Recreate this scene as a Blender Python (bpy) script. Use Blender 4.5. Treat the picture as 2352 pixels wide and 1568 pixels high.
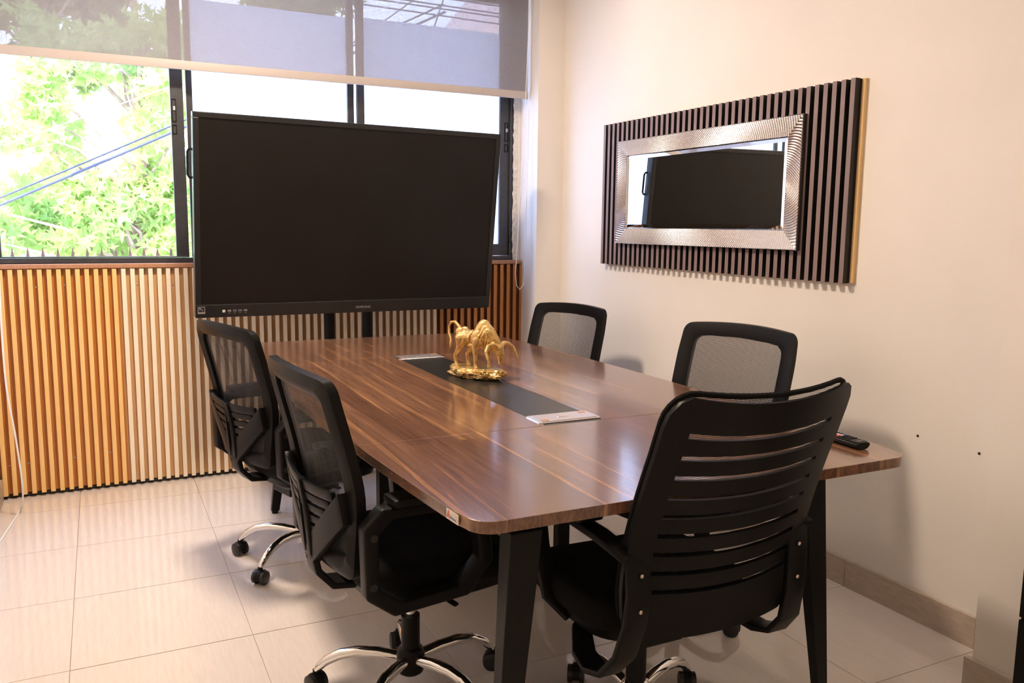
import bpy, bmesh, math, random
from mathutils import Vector, Matrix, noise
random.seed(7)
PI = math.pi
S = bpy.context.scene
for o in list(bpy.data.objects): bpy.data.objects.remove(o)
COL = S.collection

# ------------------------------------------------------------------ camera
def set_camera():
    f, yaw, pitch, roll = 1923.4, 0.4582317, 0.1366210, 0.0112559
    fwd = Vector((math.sin(yaw)*math.cos(pitch), math.cos(yaw)*math.cos(pitch), -math.sin(pitch)))
    right = Vector((math.cos(yaw), -math.sin(yaw), 0))
    up = right.cross(fwd)
    r = right*math.cos(roll)+up*math.sin(roll)
    u = -right*math.sin(roll)+up*math.cos(roll)
    cd = bpy.data.cameras.new('camera'); co = bpy.data.objects.new('camera', cd); COL.objects.link(co)
    m = Matrix((r, u, -fwd)).transposed().to_4x4(); m.translation = Vector((0, 0, 1.32))
    co.matrix_world = m
    cd.sensor_width = 36; cd.sensor_fit = 'HORIZONTAL'; cd.lens = f/2352*36; cd.clip_start = .02; cd.clip_end = 200
    cd.dof.use_dof = False
    S.camera = co
set_camera()

# ------------------------------------------------------------------ world, sun, exposure
W = bpy.data.worlds.new('sky'); S.world = W; W.use_nodes = True
wn = W.node_tree; bg = wn.nodes['Background']
tc = wn.nodes.new('ShaderNodeTexCoord'); sx = wn.nodes.new('ShaderNodeSeparateXYZ'); cr = wn.nodes.new('ShaderNodeValToRGB')
wn.links.new(tc.outputs['Generated'], sx.inputs[0]); wn.links.new(sx.outputs['Z'], cr.inputs[0]); wn.links.new(cr.outputs[0], bg.inputs[0])
cr.color_ramp.elements[0].position = 0.0; cr.color_ramp.elements[0].color = (.64, .76, 1, 1)
cr.color_ramp.elements[1].position = 1.0; cr.color_ramp.elements[1].color = (.36, .54, 1, 1)
bg.inputs[1].default_value = 7.8

def lamp(name, kind, loc, rot, energy, color, **k):
    l = bpy.data.lights.new(name, kind); l.energy = energy; l.color = color
    for a, b in k.items(): setattr(l, a, b)
    o = bpy.data.objects.new(name, l); COL.objects.link(o); o.location = loc; o.rotation_euler = rot
    return o
lamp('sun', 'SUN', (0, 0, 8), (math.radians(48), 0, math.radians(-22)), 7.0, (1, .93, .82), angle=.01)
UNSEEN_CEILING_LAMPS = [(.45, 3.05, 46), (2.22, 1.25, 7), (.55, 1.1, 3), (1.85, 3.5, 1.5), (.55, -.7, 2), (1.85, -.4, 1.5)]  # lamp near the pillar follows the warm corner glow; the rest are added fill
LAMP_COLOR = (1, .81, .64)
S.view_settings.view_transform = 'Standard'; S.view_settings.look = 'None'
S.view_settings.gamma = 1; S.view_settings.use_curve_mapping = False
S.view_settings.exposure = 0.60

# ------------------------------------------------------------------ helpers
def tag(o, label=None, cat=None, group=None, kind=None):
    if label: o['label'] = label
    if cat: o['category'] = cat
    if group: o['group'] = group
    if kind: o['kind'] = kind
    return o
def empty(name, loc=(0, 0, 0), rz=0, parent=None):
    o = bpy.data.objects.new(name, None); COL.objects.link(o); o.location = loc; o.rotation_euler = (0, 0, rz)
    o.empty_display_size = .05
    if parent: o.parent = parent
    return o
def copy_tree(o, parent=None):
    c = o.copy(); COL.objects.link(c); c.parent = parent
    for ch in list(o.children): copy_tree(ch, c)
    return c
class MB:
    def __init__(s): s.b = bmesh.new()
    def box(s, x0, x1, y0, y1, z0, z1, M=None, bev=0):
        vs = [(x0, y0, z0), (x1, y0, z0), (x1, y1, z0), (x0, y1, z0), (x0, y0, z1), (x1, y0, z1), (x1, y1, z1), (x0, y1, z1)]
        v = [s.b.verts.new((M @ Vector(p)) if M else p) for p in vs]
        fs = [s.b.faces.new([v[i] for i in q]) for q in ((3, 2, 1, 0), (4, 5, 6, 7), (0, 1, 5, 4), (1, 2, 6, 5), (2, 3, 7, 6), (3, 0, 4, 7))]
        if bev:
            es = list({e for f in fs for e in f.edges})
            bmesh.ops.bevel(s.b, geom=es, offset=bev, segments=2, profile=.6, affect='EDGES')
        return s
    def loft(s, loops, close=True, caps=True, cyc=False):
        R = [[s.b.verts.new(p) for p in l] for l in loops]
        n = len(R[0]); m = len(R)
        for i in range(m if cyc else m-1):
            a, c = R[i], R[(i+1) % m]
            for j in range(n if close else n-1):
                k = (j+1) % n
                try: s.b.faces.new((a[j], a[k], c[k], c[j]))
                except ValueError: pass
        if caps and close and not cyc:
            s.b.faces.new(list(reversed(R[0]))); s.b.faces.new(R[-1])
        return s
    def cyl(s, c, r, h, n=24, r2=None, axis='z', r_in=0):
        r2 = r if r2 is None else r2
        def P(a, rr, t):
            u, v = rr*math.cos(a), rr*math.sin(a)
            return {'z': (c[0]+u, c[1]+v, c[2]+t), 'x': (c[0]+t, c[1]+u, c[2]+v), 'y': (c[0]+v, c[1]+t, c[2]+u)}[axis]
        return s.loft([[P(2*PI*i/n, rr, t) for i in range(n)] for rr, t in ((r, 0), (r2, h))])
    def lathe(s, c, prof, n=24, axis='z'):
        L = []
        for r, t in prof:
            r = max(r, 1e-5); l = []
            for i in range(n):
                a = 2*PI*i/n; u, v = r*math.cos(a), r*math.sin(a)
                l.append({'z': (c[0]+u, c[1]+v, c[2]+t), 'x': (c[0]+t, c[1]+u, c[2]+v), 'y': (c[0]+v, c[1]+t, c[2]+u)}[axis])
            L.append(l)
        return s.loft(L)
    def tube(s, pts, r, n=10, flat=1.0):
        pts = [Vector(p) for p in pts]; R = r if isinstance(r, (list, tuple)) else [r]*len(pts)
        loops = []; nrm = None
        for i, p in enumerate(pts):
            t = (pts[min(i+1, len(pts)-1)]-pts[max(i-1, 0)]).normalized()
            if nrm is None:
                nrm = t.cross(Vector((0, 0, 1)))
                if nrm.length < 1e-3: nrm = t.cross(Vector((1, 0, 0)))
            nrm = (nrm-t*nrm.dot(t)).normalized(); bn = t.cross(nrm)
            loops.append([p+nrm*(R[i]*math.cos(2*PI*j/n))+bn*(R[i]*flat*math.sin(2*PI*j/n)) for j in range(n)])
        return s.loft(loops)
    def band(s, pts, w, th):
        """rectangular strap in the local YZ plane, width along x"""
        loops = []
        for i, p in enumerate(pts):
            a = Vector(pts[max(i-1, 0)]); c = Vector(pts[min(i+1, len(pts)-1)]); t = (c-a).normalized()
            nn = Vector((0, -t.z, t.y)); p = Vector(p)
            ww = w[i] if isinstance(w, (list, tuple)) else w
            loops.append([p+Vector((-ww/2, 0, 0))-nn*th/2, p+Vector((ww/2, 0, 0))-nn*th/2, p+Vector((ww/2, 0, 0))+nn*th/2, p+Vector((-ww/2, 0, 0))+nn*th/2])
        return s.loft(loops)
    def prism(s, poly, z0, z1, f=lambda x, y, z: (x, y, z)):
        lo = [s.b.verts.new(f(x, y, z0)) for x, y in poly]; hi = [s.b.verts.new(f(x, y, z1)) for x, y in poly]
        n = len(poly)
        for i in range(n): s.b.faces.new((lo[i], lo[(i+1) % n], hi[(i+1) % n], hi[i]))
        s.b.faces.new(list(reversed(lo))); s.b.faces.new(hi)
        return s
    def build(s, name, mat, parent=None, smooth=False, bev=0, seg=2, loc=None, ang=35):
        bmesh.ops.recalc_face_normals(s.b, faces=s.b.faces[:])
        if bev:
            es = [e for e in s.b.edges if len(e.link_faces) == 2 and e.calc_face_angle(0) > math.radians(30)]
            bmesh.ops.bevel(s.b, geom=es, offset=bev, segments=seg, profile=.5, affect='EDGES', clamp_overlap=True)
        me = bpy.data.meshes.new(name); s.b.to_mesh(me); s.b.free()
        me.materials.append(mat)
        if smooth:
            for p in me.polygons: p.use_smooth = True
            try: me.set_sharp_from_angle(angle=math.radians(ang))
            except Exception: pass
        o = bpy.data.objects.new(name, me); COL.objects.link(o)
        if parent: o.parent = parent
        if loc: o.location = loc
        return o
def inst(o, loc=None, parent=None, rot=None, scale=None):
    c = o.copy(); COL.objects.link(c)
    if parent is not None: c.parent = parent
    if loc is not None: c.location = loc
    if rot is not None: c.rotation_euler = rot
    if scale is not None: c.scale = scale
    return c
def struct(o): o['kind'] = 'structure'; return o

# ------------------------------------------------------------------ materials
MATS = {}
def mat(name, col=(.5, .5, .5), rough=.5, metal=0, spec=.5, **k):
    m = bpy.data.materials.new(name); m.use_nodes = True
    p = m.node_tree.nodes['Principled BSDF']
    p.inputs['Base Color'].default_value = (*col, 1); p.inputs['Roughness'].default_value = rough
    p.inputs['Metallic'].default_value = metal; p.inputs['Specular IOR Level'].default_value = spec
    for a, b in k.items(): p.inputs[a.replace('_', ' ')].default_value = b
    MATS[name] = m; return m
def nd(m, t, **k):
    n = m.node_tree.nodes.new(t)
    for a, b in k.items(): setattr(n, a, b)
    return n
def lk(m, a, b): m.node_tree.links.new(a, b)
def ramp(m, fac, stops):
    n = nd(m, 'ShaderNodeValToRGB'); e = n.color_ramp.elements
    while len(e) < len(stops): e.new(.5)
    for q, (p, c) in zip(e, stops): q.position = p; q.color = (*c, 1)
    lk(m, fac, n.inputs[0]); return n
def coords(m, scale=(1, 1, 1), rot=(0, 0, 0), kind='Object', loc=(0, 0, 0)):
    t = nd(m, 'ShaderNodeTexCoord'); mp = nd(m, 'ShaderNodeMapping')
    mp.inputs['Scale'].default_value = scale; mp.inputs['Rotation'].default_value = rot; mp.inputs['Location'].default_value = loc
    lk(m, t.outputs[kind], mp.inputs[0]); return mp.outputs[0]
def noise_n(m, vec, scale=5, detail=3, rough=.5, dist=0):
    n = nd(m, 'ShaderNodeTexNoise'); n.inputs['Scale'].default_value = scale; n.inputs['Detail'].default_value = detail
    n.inputs['Roughness'].default_value = rough; n.inputs['Distortion'].default_value = dist
    lk(m, vec, n.inputs['Vector']); return n
def bump(m, h, strength=.2, dist=.002):
    b = nd(m, 'ShaderNodeBump'); b.inputs['Strength'].default_value = strength; b.inputs['Distance'].default_value = dist
    lk(m, h, b.inputs['Height']); lk(m, b.outputs[0], m.node_tree.nodes['Principled BSDF'].inputs['Normal'])
def PB(m): return m.node_tree.nodes['Principled BSDF']
def grainy(name, c0, c1, scale, sc=(1, 1, 1), rough=.5, metal=0, bs=0, kind='Object', detail=4, **k):
    m = mat(name, c0, rough, metal, **k); v = coords(m, sc, kind=kind); n = noise_n(m, v, scale, detail)
    r = ramp(m, n.outputs[0], [(.3, c0), (.7, c1)]); lk(m, r.outputs[0], PB(m).inputs['Base Color'])
    if bs: bump(m, n.outputs[0], bs)
    return m

WALL = grainy('cream_wall_paint', (.80, .75, .69), (.84, .79, .73), 2.2, rough=.55, spec=.35)
_n = noise_n(WALL, coords(WALL), 140, 2); bump(WALL, _n.outputs[0], .06, .001)
JAMB = grainy('white_plaster', (.82, .80, .76), (.88, .86, .83), 6, rough=.7, bs=.1)
RAW = grainy('raw_plaster', (.62, .55, .46), (.85, .82, .76), 60, rough=.95, bs=.8)
CEIL = mat('ceiling_paint', (.86, .82, .76), .8)
TILE = grainy('polished_beige_tile', (.59, .51, .45), (.66, .58, .52), 4, sc=(1, 7, 1), rough=.055, kind='Object', spec=.6)
def _tile():
    m = TILE; v = coords(m, (60, 5, 1)); n = noise_n(m, v, 2.0, 3, .6, .4)
    r = ramp(m, n.outputs[0], [(.35, (.67, .60, .545)), (.65, (.71, .645, .59))])
    lk(m, r.outputs[0], PB(m).inputs['Base Color'])
_tile()
GROUT = mat('grout', (.36, .24, .19), .9)
BASE = grainy('baseboard_tile', (.42, .34, .27), (.52, .43, .35), 8, sc=(1, 3, 12), rough=.35)
BLACKFRAME = grainy('black_aluminium', (.035, .035, .04), (.05, .05, .055), 30, rough=.32, spec=.5)
GREYFRAME = mat('grey_aluminium', (.42, .46, .48), .45, .3)
def glass_mat(name, tint=(1, 1, 1), refl=.08, haze=0.0):
    m = bpy.data.materials.new(name); m.use_nodes = True; nt = m.node_tree
    nt.nodes.remove(nt.nodes['Principled BSDF']); out = nt.nodes['Material Output']
    t = nt.nodes.new('ShaderNodeBsdfTransparent'); t.inputs[0].default_value = (*tint, 1)
    g = nt.nodes.new('ShaderNodeBsdfGlossy'); g.inputs['Roughness'].default_value = .02
    x = nt.nodes.new('ShaderNodeMixShader'); x.inputs[0].default_value = refl
    nt.links.new(t.outputs[0], x.inputs[1]); nt.links.new(g.outputs[0], x.inputs[2])
    last = x
    if haze:
        d = nt.nodes.new('ShaderNodeBsdfTranslucent'); d.inputs[0].default_value = (.9, .93, 1, 1)
        y = nt.nodes.new('ShaderNodeMixShader'); y.inputs[0].default_value = haze
        nt.links.new(x.outputs[0], y.inputs[1]); nt.links.new(d.outputs[0], y.inputs[2]); last = y
    nt.links.new(last.outputs[0], out.inputs[0]); return m
GLASS = glass_mat('window_glass')
FILM = bpy.data.materials.new('frosted_film'); FILM.use_nodes = True
_p = PB(FILM); _p.inputs['Base Color'].default_value = (.8, .84, .9, 1); _p.inputs['Roughness'].default_value = .35
_t = nd(FILM, 'ShaderNodeBsdfTranslucent'); _t.inputs[0].default_value = (.90, .93, 1, 1)
_x = nd(FILM, 'ShaderNodeMixShader'); _x.inputs[0].default_value = .85
lk(FILM, _p.outputs[0], _x.inputs[1]); lk(FILM, _t.outputs[0], _x.inputs[2]); lk(FILM, _x.outputs[0], FILM.node_tree.nodes['Material Output'].inputs[0])
def blind_mat():
    m = bpy.data.materials.new('blind_fabric'); m.use_nodes = True; nt = m.node_tree
    p = nt.nodes['Principled BSDF']; out = nt.nodes['Material Output']
    p.inputs['Base Color'].default_value = (.50, .45, .42, 1); p.inputs['Roughness'].default_value = .9
    t = nt.nodes.new('ShaderNodeBsdfTransparent'); t.inputs[0].default_value = (.95, .95, .97, 1)
    tl = nt.nodes.new('ShaderNodeBsdfTranslucent'); tl.inputs[0].default_value = (.16, .155, .17, 1)
    a = nt.nodes.new('ShaderNodeMixShader'); a.inputs[0].default_value = .45
    b = nt.nodes.new('ShaderNodeMixShader')
    nt.links.new(p.outputs[0], a.inputs[1]); nt.links.new(tl.outputs[0], a.inputs[2])
    tcn = nt.nodes.new('ShaderNodeTexCoord'); mp = nt.nodes.new('ShaderNodeMapping'); mp.inputs['Scale'].default_value = (260, 1, 60)
    n = nt.nodes.new('ShaderNodeTexNoise'); n.inputs['Scale'].default_value = 1; n.inputs['Detail'].default_value = 2
    nt.links.new(tcn.outputs['Object'], mp.inputs[0]); nt.links.new(mp.outputs[0], n.inputs['Vector'])
    mr = nt.nodes.new('ShaderNodeMapRange'); mr.inputs['From Min'].default_value = .3; mr.inputs['From Max'].default_value = .7
    mr.inputs['To Min'].default_value = .64; mr.inputs['To Max'].default_value = .76
    nt.links.new(n.outputs[0], mr.inputs[0]); nt.links.new(mr.outputs[0], b.inputs[0])
    # factor = share of fabric, the rest is open weave
    nt.links.new(t.outputs[0], b.inputs[1]); nt.links.new(a.outputs[0], b.inputs[2])
    nt.links.new(b.outputs[0], out.inputs[0]); return m
BLIND = blind_mat()
HEM = mat('blind_hem_bar', (.50, .44, .41), .5)
def slat_mat(name, c0, c1, rough=.42):
    m = mat(name, c0, rough); v = coords(m, (60, 60, 3)); n = noise_n(m, v, 1.6, 5, .6, .6)
    r = ramp(m, n.outputs[0], [(.3, c0), (.7, c1)]); lk(m, r.outputs[0], PB(m).inputs['Base Color'])
    bump(m, n.outputs[0], .05, .001); return m
SL_OR = slat_mat('teak_composite', (.86, .52, .19), (.92, .61, .26))
GR_OR = slat_mat('teak_groove', (.54, .20, .03), (.64, .26, .05))  # groove tones: shade between slats put into the colour, over the board's own tint
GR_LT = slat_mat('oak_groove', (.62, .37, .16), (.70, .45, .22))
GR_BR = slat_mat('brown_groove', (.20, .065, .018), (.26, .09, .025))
SL_LT = slat_mat('oak_composite', (.86, .73, .55), (.92, .81, .65))
SL_BR = slat_mat('brown_composite', (.42, .16, .042), (.54, .235, .07))
SL_DK = slat_mat('dark_mauve_slat', (.21, .145, .135), (.27, .19, .18), .5)
BLK = mat('matt_black', (.012, .010, .010), .6)
MDF = slat_mat('pine_board_edge', (.66, .43, .18), (.76, .52, .25))
SILL = slat_mat('sill_cap_wood', (.40, .19, .10), (.50, .26, .15))
SILVER = mat('embossed_silver', (.80, .78, .79), .22, 1)
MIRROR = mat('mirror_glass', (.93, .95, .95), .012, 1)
BEVELM = mat('mirror_bevel', (.85, .88, .90), .05, 1)

def walnut(name, edge=False):
    m = mat(name, (.16, .07, .04), .24, 0, .5)
    v = coords(m, (1, 1, 1)); sp = nd(m, 'ShaderNodeSeparateXYZ'); lk(m, v, sp.inputs[0])
    # wandering across-grain coordinate
    lowv = coords(m, (1.2, .55, .8)); lo = noise_n(m, lowv, 2.0, 2, .5)
    ma = nd(m, 'ShaderNodeMath', operation='MULTIPLY_ADD'); lk(m, lo.outputs[0], ma.inputs[0]); ma.inputs[1].default_value = .035
    lk(m, sp.outputs['X'], ma.inputs[2])
    cb = nd(m, 'ShaderNodeCombineXYZ'); lk(m, ma.outputs[0], cb.inputs[0]); lk(m, sp.outputs['Y'], cb.inputs[1]); lk(m, sp.outputs['Z'], cb.inputs[2])
    mp = nd(m, 'ShaderNodeMapping'); mp.inputs['Rotation'].default_value = (0, 0, PI/2); mp.inputs['Location'].default_value = (.3, .004, 0); lk(m, cb.outputs[0], mp.inputs[0])
    br = nd(m, 'ShaderNodeTexBrick'); lk(m, mp.outputs[0], br.inputs['Vector'])
    RH = .074
    br.inputs['Scale'].default_value = 1; br.inputs['Brick Width'].default_value = 1.05; br.inputs['Row Height'].default_value = RH
    br.inputs['Mortar Size'].default_value = .0; br.inputs['Color1'].default_value = (0, 0, 0, 1); br.inputs['Color2'].default_value = (1, 1, 1, 1)
    br.offset = .37
    dk = ramp(m, br.outputs['Color'], [(0, (.122, .058, .035)), (.5, (.160, .078, .046)), (1, (.195, .098, .058))])
    s2 = nd(m, 'ShaderNodeSeparateXYZ'); lk(m, mp.outputs[0], s2.inputs[0])
    dv = nd(m, 'ShaderNodeMath', operation='DIVIDE'); lk(m, s2.outputs['Y'], dv.inputs[0]); dv.inputs[1].default_value = RH
    fr = nd(m, 'ShaderNodeMath', operation='FRACT'); lk(m, dv.outputs[0], fr.inputs[0])
    th = nd(m, 'ShaderNodeMath', operation='MULTIPLY_ADD'); lk(m, br.outputs['Color'], th.inputs[0]); th.inputs[1].default_value = .40; th.inputs[2].default_value = -.15
    su = nd(m, 'ShaderNodeMath', operation='SUBTRACT'); lk(m, th.outputs[0], su.inputs[0]); lk(m, fr.outputs[0], su.inputs[1])
    lm_ = nd(m, 'ShaderNodeMapRange'); lm_.inputs['From Min'].default_value = -.01; lm_.inputs['From Max'].default_value = .03; lk(m, su.outputs[0], lm_.inputs[0])
    stave = nd(m, 'ShaderNodeMixRGB'); lk(m, lm_.outputs[0], stave.inputs[0]); lk(m, dk.outputs[0], stave.inputs[1]); stave.inputs[2].default_value = (.29, .145, .070, 1)
    gm = nd(m, 'ShaderNodeMapping'); gm.inputs['Scale'].default_value = (95, 3.2, 40); lk(m, cb.outputs[0], gm.inputs[0])
    g = noise_n(m, gm.outputs[0], 1.0, 6, .62, .7)
    gr = ramp(m, g.outputs[0], [(.30, (.55, .52, .50)), (.5, (.95, .95, .95)), (.70, (1.4, 1.33, 1.27))])
    gm2 = nd(m, 'ShaderNodeMapping'); gm2.inputs['Scale'].default_value = (26, 1.1, 10); lk(m, cb.outputs[0], gm2.inputs[0])
    g2 = noise_n(m, gm2.outputs[0], 1.0, 3, .5, 1.4)
    st = ramp(m, g2.outputs[0], [(.60, (0, 0, 0)), (.66, (.07, .028, .012)), (.72, (0, 0, 0))])
    mx = nd(m, 'ShaderNodeMixRGB', blend_type='MULTIPLY'); mx.inputs[0].default_value = 1
    lk(m, stave.outputs[0], mx.inputs[1]); lk(m, gr.outputs[0], mx.inputs[2])
    ad = nd(m, 'ShaderNodeMixRGB', blend_type='ADD'); ad.inputs[0].default_value = .8
    lk(m, mx.outputs[0], ad.inputs[1]); lk(m, st.outputs[0], ad.inputs[2])
    lk(m, ad.outputs[0], PB(m).inputs['Base Color'])
    bump(m, g.outputs[0], .03, .0006)
    PB(m).inputs['Coat Weight'].default_value = .65; PB(m).inputs['Coat Roughness'].default_value = .12
    return m
WALNUT = walnut('walnut_laminate')
INSERT = grainy('black_leatherette', (.012, .012, .012), (.02, .02, .02), 300, rough=.3, bs=.15)
STEEL = mat('brushed_steel_plate', (.72, .68, .74), .32, .85)
STEEL2 = mat('polished_plate_edge', (.9, .86, .84), .2, 1)
BLKSTEEL = grainy('black_powder_coat', (.004, .004, .004), (.006, .006, .006), 80, rough=.45, spec=.2)
PLASTIC = grainy('black_plastic', (.006, .0055, .006), (.009, .0085, .009), 400, rough=.38, bs=.08, spec=.13)
PLASTIC2 = mat('satin_black_plastic', (.007, .007, .007), .34, spec=.16)
FABRIC = grainy('black_seat_fabric', (.004, .004, .004), (.008, .0075, .008), 500, rough=.9, bs=.5, spec=.15)
CHROME = mat('chrome', (.86, .85, .85), .06, 1)
SCREW = mat('screw_steel', (.62, .50, .42), .3, 1)
SCREWZ = mat('zinc_screw', (.55, .55, .56), .4, .9)
RUBBER = mat('castor_rubber', (.014, .014, .014), .35)
def weave(name, cell, hole, depth=(.02, .02, .022)):
    """perforated net: real openings between threads, as procedural alpha"""
    m = mat(name, depth, .7); nt = m.node_tree; p = PB(m)
    v = coords(m, (1, 1, 1)); sp = nd(m, 'ShaderNodeSeparateXYZ'); lk(m, v, sp.inputs[0])
    def wave(expr_a, sa, expr_b, sb):
        a = nd(m, 'ShaderNodeMath', operation='MULTIPLY'); lk(m, expr_a, a.inputs[0]); a.inputs[1].default_value = sa
        b = nd(m, 'ShaderNodeMath', operation='MULTIPLY_ADD'); lk(m, expr_b, b.inputs[0]); b.inputs[1].default_value = sb; lk(m, a.outputs[0], b.inputs[2])
        s = nd(m, 'ShaderNodeMath', operation='SINE'); lk(m, b.outputs[0], s.inputs[0]); return s.outputs[0]
    k = 2*PI/cell
    w1 = wave(sp.outputs['X'], k, sp.outputs['Z'], k*.58); w2 = wave(sp.outputs['X'], -k, sp.outputs['Z'], k*.58)
    pr = nd(m, 'ShaderNodeMath', operation='MULTIPLY'); lk(m, w1, pr.inputs[0]); lk(m, w2, pr.inputs[1])
    gt = nd(m, 'ShaderNodeMath', operation='GREATER_THAN'); lk(m, pr.outputs[0], gt.inputs[0]); gt.inputs[1].default_value = hole
    inv = nd(m, 'ShaderNodeMath', operation='SUBTRACT'); inv.inputs[0].default_value = 1; lk(m, gt.outputs[0], inv.inputs[1])
    lk(m, inv.outputs[0], p.inputs['Alpha']); return m
NET = weave('black_net_weave', .0046, -.04, (.035, .033, .036))
SCREEN = grainy('display_glass', (.006, .0045, .0045), (.007, .006, .006), 5, rough=.34, spec=.30)
BEZEL = mat('display_bezel', (.010, .010, .011), .32)
GREYPRINT = mat('grey_print', (.30, .28, .28), .5)
STICK = mat('sticker_cream', (.78, .70, .60), .5)
RED = mat('red_print', (.80, .03, .02), .5)
BLUE = mat('blue_print', (.12, .12, .45), .5)
USB = mat('usb_blue', (.02, .08, .35), .4)
BTN = mat('grey_button_white', (.75, .72, .70), .4)
def gold():
    m = mat('antique_gold', (.80, .48, .12),   .30, .68); v = coords(m, (1, 1, 1)); n = noise_n(m, v, 45, 4, .6)
    r = ramp(m, n.outputs[0], [(.3, (.42, .25, .08)), (.55, (.70, .47, .18)), (.75, (.82, .62, .32))])
    lk(m, r.outputs[0], PB(m).inputs['Base Color']); n2 = noise_n(m, v, 160, 3); bump(m, n2.outputs[0], .25, .0012); return m
GOLD = gold()
def leaf_mat(name, c0, c1, tr):
    m = mat(name, c0, .5); nt = m.node_tree; p = PB(m)
    oi = nd(m, 'ShaderNodeObjectInfo'); v = coords(m); n = noise_n(m, v, 1.7, 2)
    r = ramp(m, n.outputs[0], [(.3, c0), (.7, c1)]); lk(m, r.outputs[0], p.inputs['Base Color'])
    t = nd(m, 'ShaderNodeBsdfTranslucent'); t.inputs[0].default_value = (*tr, 1)
    x = nd(m, 'ShaderNodeMixShader'); x.inputs[0].default_value = .45
    lk(m, p.outputs[0], x.inputs[1]); lk(m, t.outputs[0], x.inputs[2]); lk(m, x.outputs[0], nt.nodes['Material Output'].inputs[0]); return m
LEAF = leaf_mat('green_leaf', (.30, .46, .17), (.48, .60, .17), (.46, .66, .15))
LEAF2 = leaf_mat('dark_leaf', (.13, .20, .07), (.26, .30, .08), (.30, .38, .08))
BARK = grainy('bark', (.30, .20, .15), (.46, .34, .27), 18, sc=(1, 1, .3), rough=.9, bs=.5)
FACADE = grainy('white_render', (.80, .82, .86), (.86, .87, .90), 1.2, rough=.9)
PINKR = grainy('pink_render', (.62, .46, .44), (.70, .54, .50), 2, rough=.9)
STREET = grainy('pavement', (.42, .40, .38), (.55, .53, .50), 3, rough=.9)
WIRE = mat('power_cable', (.05, .06, .10), .6)
WIREW = mat('white_cable', (.85, .85, .85), .4)
SPIKE = grainy('rusty_spike', (.20, .12, .12), (.30, .20, .20), 40, rough=.5, metal=.4)
EMIT = bpy.data.materials.new('lamp_diffuser'); EMIT.use_nodes = True
PB(EMIT).inputs['Emission Color'].default_value = (1, .82, .6, 1); PB(EMIT).inputs['Emission Strength'].default_value = 6

# ------------------------------------------------------------------ room shell
XL, XR, YB, YF, ZC = -.475, 2.455, 4.549, -1.7, 2.80
flo = struct(MB().box(XL, XR, YF, YB, -.05, -.003).build('floor', GROUT))
tm = MB().box(-.2622, .2622, -.2655, .2655, -.003, 0, bev=.0008).build('tile', TILE, flo)
first = True
gx = [-.137+.5255*k for k in range(-1, 6)]; gy = [2.661+.5345*k for k in range(-9, 5)]
for i in range(len(gx)-1):
    for j in range(len(gy)-1):
        x0, x1 = max(gx[i], XL), min(gx[i+1], XR); y0, y1 = max(gy[j], YF), min(gy[j+1], YB)
        if x1-x0 < .01 or y1-y0 < .01: continue
        full = (abs(x1-x0-.5255) < 1e-3 and abs(y1-y0-.5345) < 1e-3)
        if full:
            if first: tm.location = ((x0+x1)/2, (y0+y1)/2, 0); first = False
            else: inst(tm, ((x0+x1)/2, (y0+y1)/2, 0), flo)
        else:
            cx_, cy_ = (x0+x1)/2, (y0+y1)/2
            MB().box(x0-cx_+.0012, x1-cx_-.0012, y0-cy_+.0012, y1-cy_-.0012, -.003, 0).build('tile', TILE, flo, loc=(cx_, cy_, 0))
# walls
struct(MB().box(XR, XR+.15, YF-.15, YB+.25, -.05, ZC).build('wall_right', WALL))
struct(MB().box(XL-.15, XL, YF-.15, YB+.25, -.05, ZC).build('wall_left', WALL))
struct(MB().box(XL, XR, YF-.15, YF, -.05, ZC).build('wall_front', WALL))
struct(MB().box(XL-.15, XR+.15, YF-.15, YB+.25, ZC, ZC+.12).build('ceiling', CEIL))
ZS, ZH, XW0, XW1 = 1.118, 2.66, -.455, 2.245
wb = MB()
wb.box(XL, XR, YB, YB+.2, -.05, ZS); wb.box(XL, XR, YB, YB+.2, ZH, ZC)
wb.box(XL, XW0, YB, YB+.2, ZS, ZH); wb.box(XW1, XR, YB, YB+.2, ZS, ZH)
struct(wb.build('wall_back', JAMB))
# rough plaster edge beside the window frame
rp = bmesh.new(); rng = random.Random(4); L1 = []; L2 = []
for k in range(70):
    z = 1.13+k*(2.6-1.13)/69
    L1.append(rp.verts.new((XW1-.004-rng.random()*.008, YB-.004, z))); L2.append(rp.verts.new((XW1+.018+rng.random()*.004, YB-.003-rng.random()*.003, z)))
for k in range(69): rp.faces.new((L1[k], L2[k], L2[k+1], L1[k+1]))
me = bpy.data.meshes.new('trim_1'); rp.to_mesh(me); rp.free(); me.materials.append(RAW)
o = bpy.data.objects.new('trim_1', me); COL.objects.link(o); struct(o)
md = o.modifiers.new('s', 'SOLIDIFY'); md.thickness = .003
# corner column and near pillar
struct(MB().box(2.285, XR+.001, 4.33, YB, 0, ZC).build('wall_column', WALL))
struct(MB().box(2.205, XR+.001, .2, 1.445, 0, ZC).build('wall_pillar', WALL))
# baseboards
def baseboard(name, segs, axis, a, b, h=.104):
    root = None
    for (s0, s1) in segs:
        m = MB()
        if axis == 'y': m.box(a, b, s0+.0008, s1-.0008, 0, h, bev=.0015)
        else: m.box(s0+.0008, s1-.0008, a, b, 0, h, bev=.0015)
        if root is None: root = struct(m.build(name, BASE))
        else: m.build('tile', BASE, root)
baseboard('baseboard_right', [(1.6, 2.121), (2.121, 2.646), (2.646, 3.171), (3.171, 3.696), (3.696, 4.33), (1.46, 1.6)], 'y', XR-.014, XR)
baseboard('baseboard_pillar', [(.93, 1.461), (.4, .93)], 'y', 2.188, 2.2048)
baseboard('baseboard_left', [(3.9, YB-.04), (3.3, 3.9), (2.7, 3.3), (2.1, 2.7)], 'y', XL, XL+.014)
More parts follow.
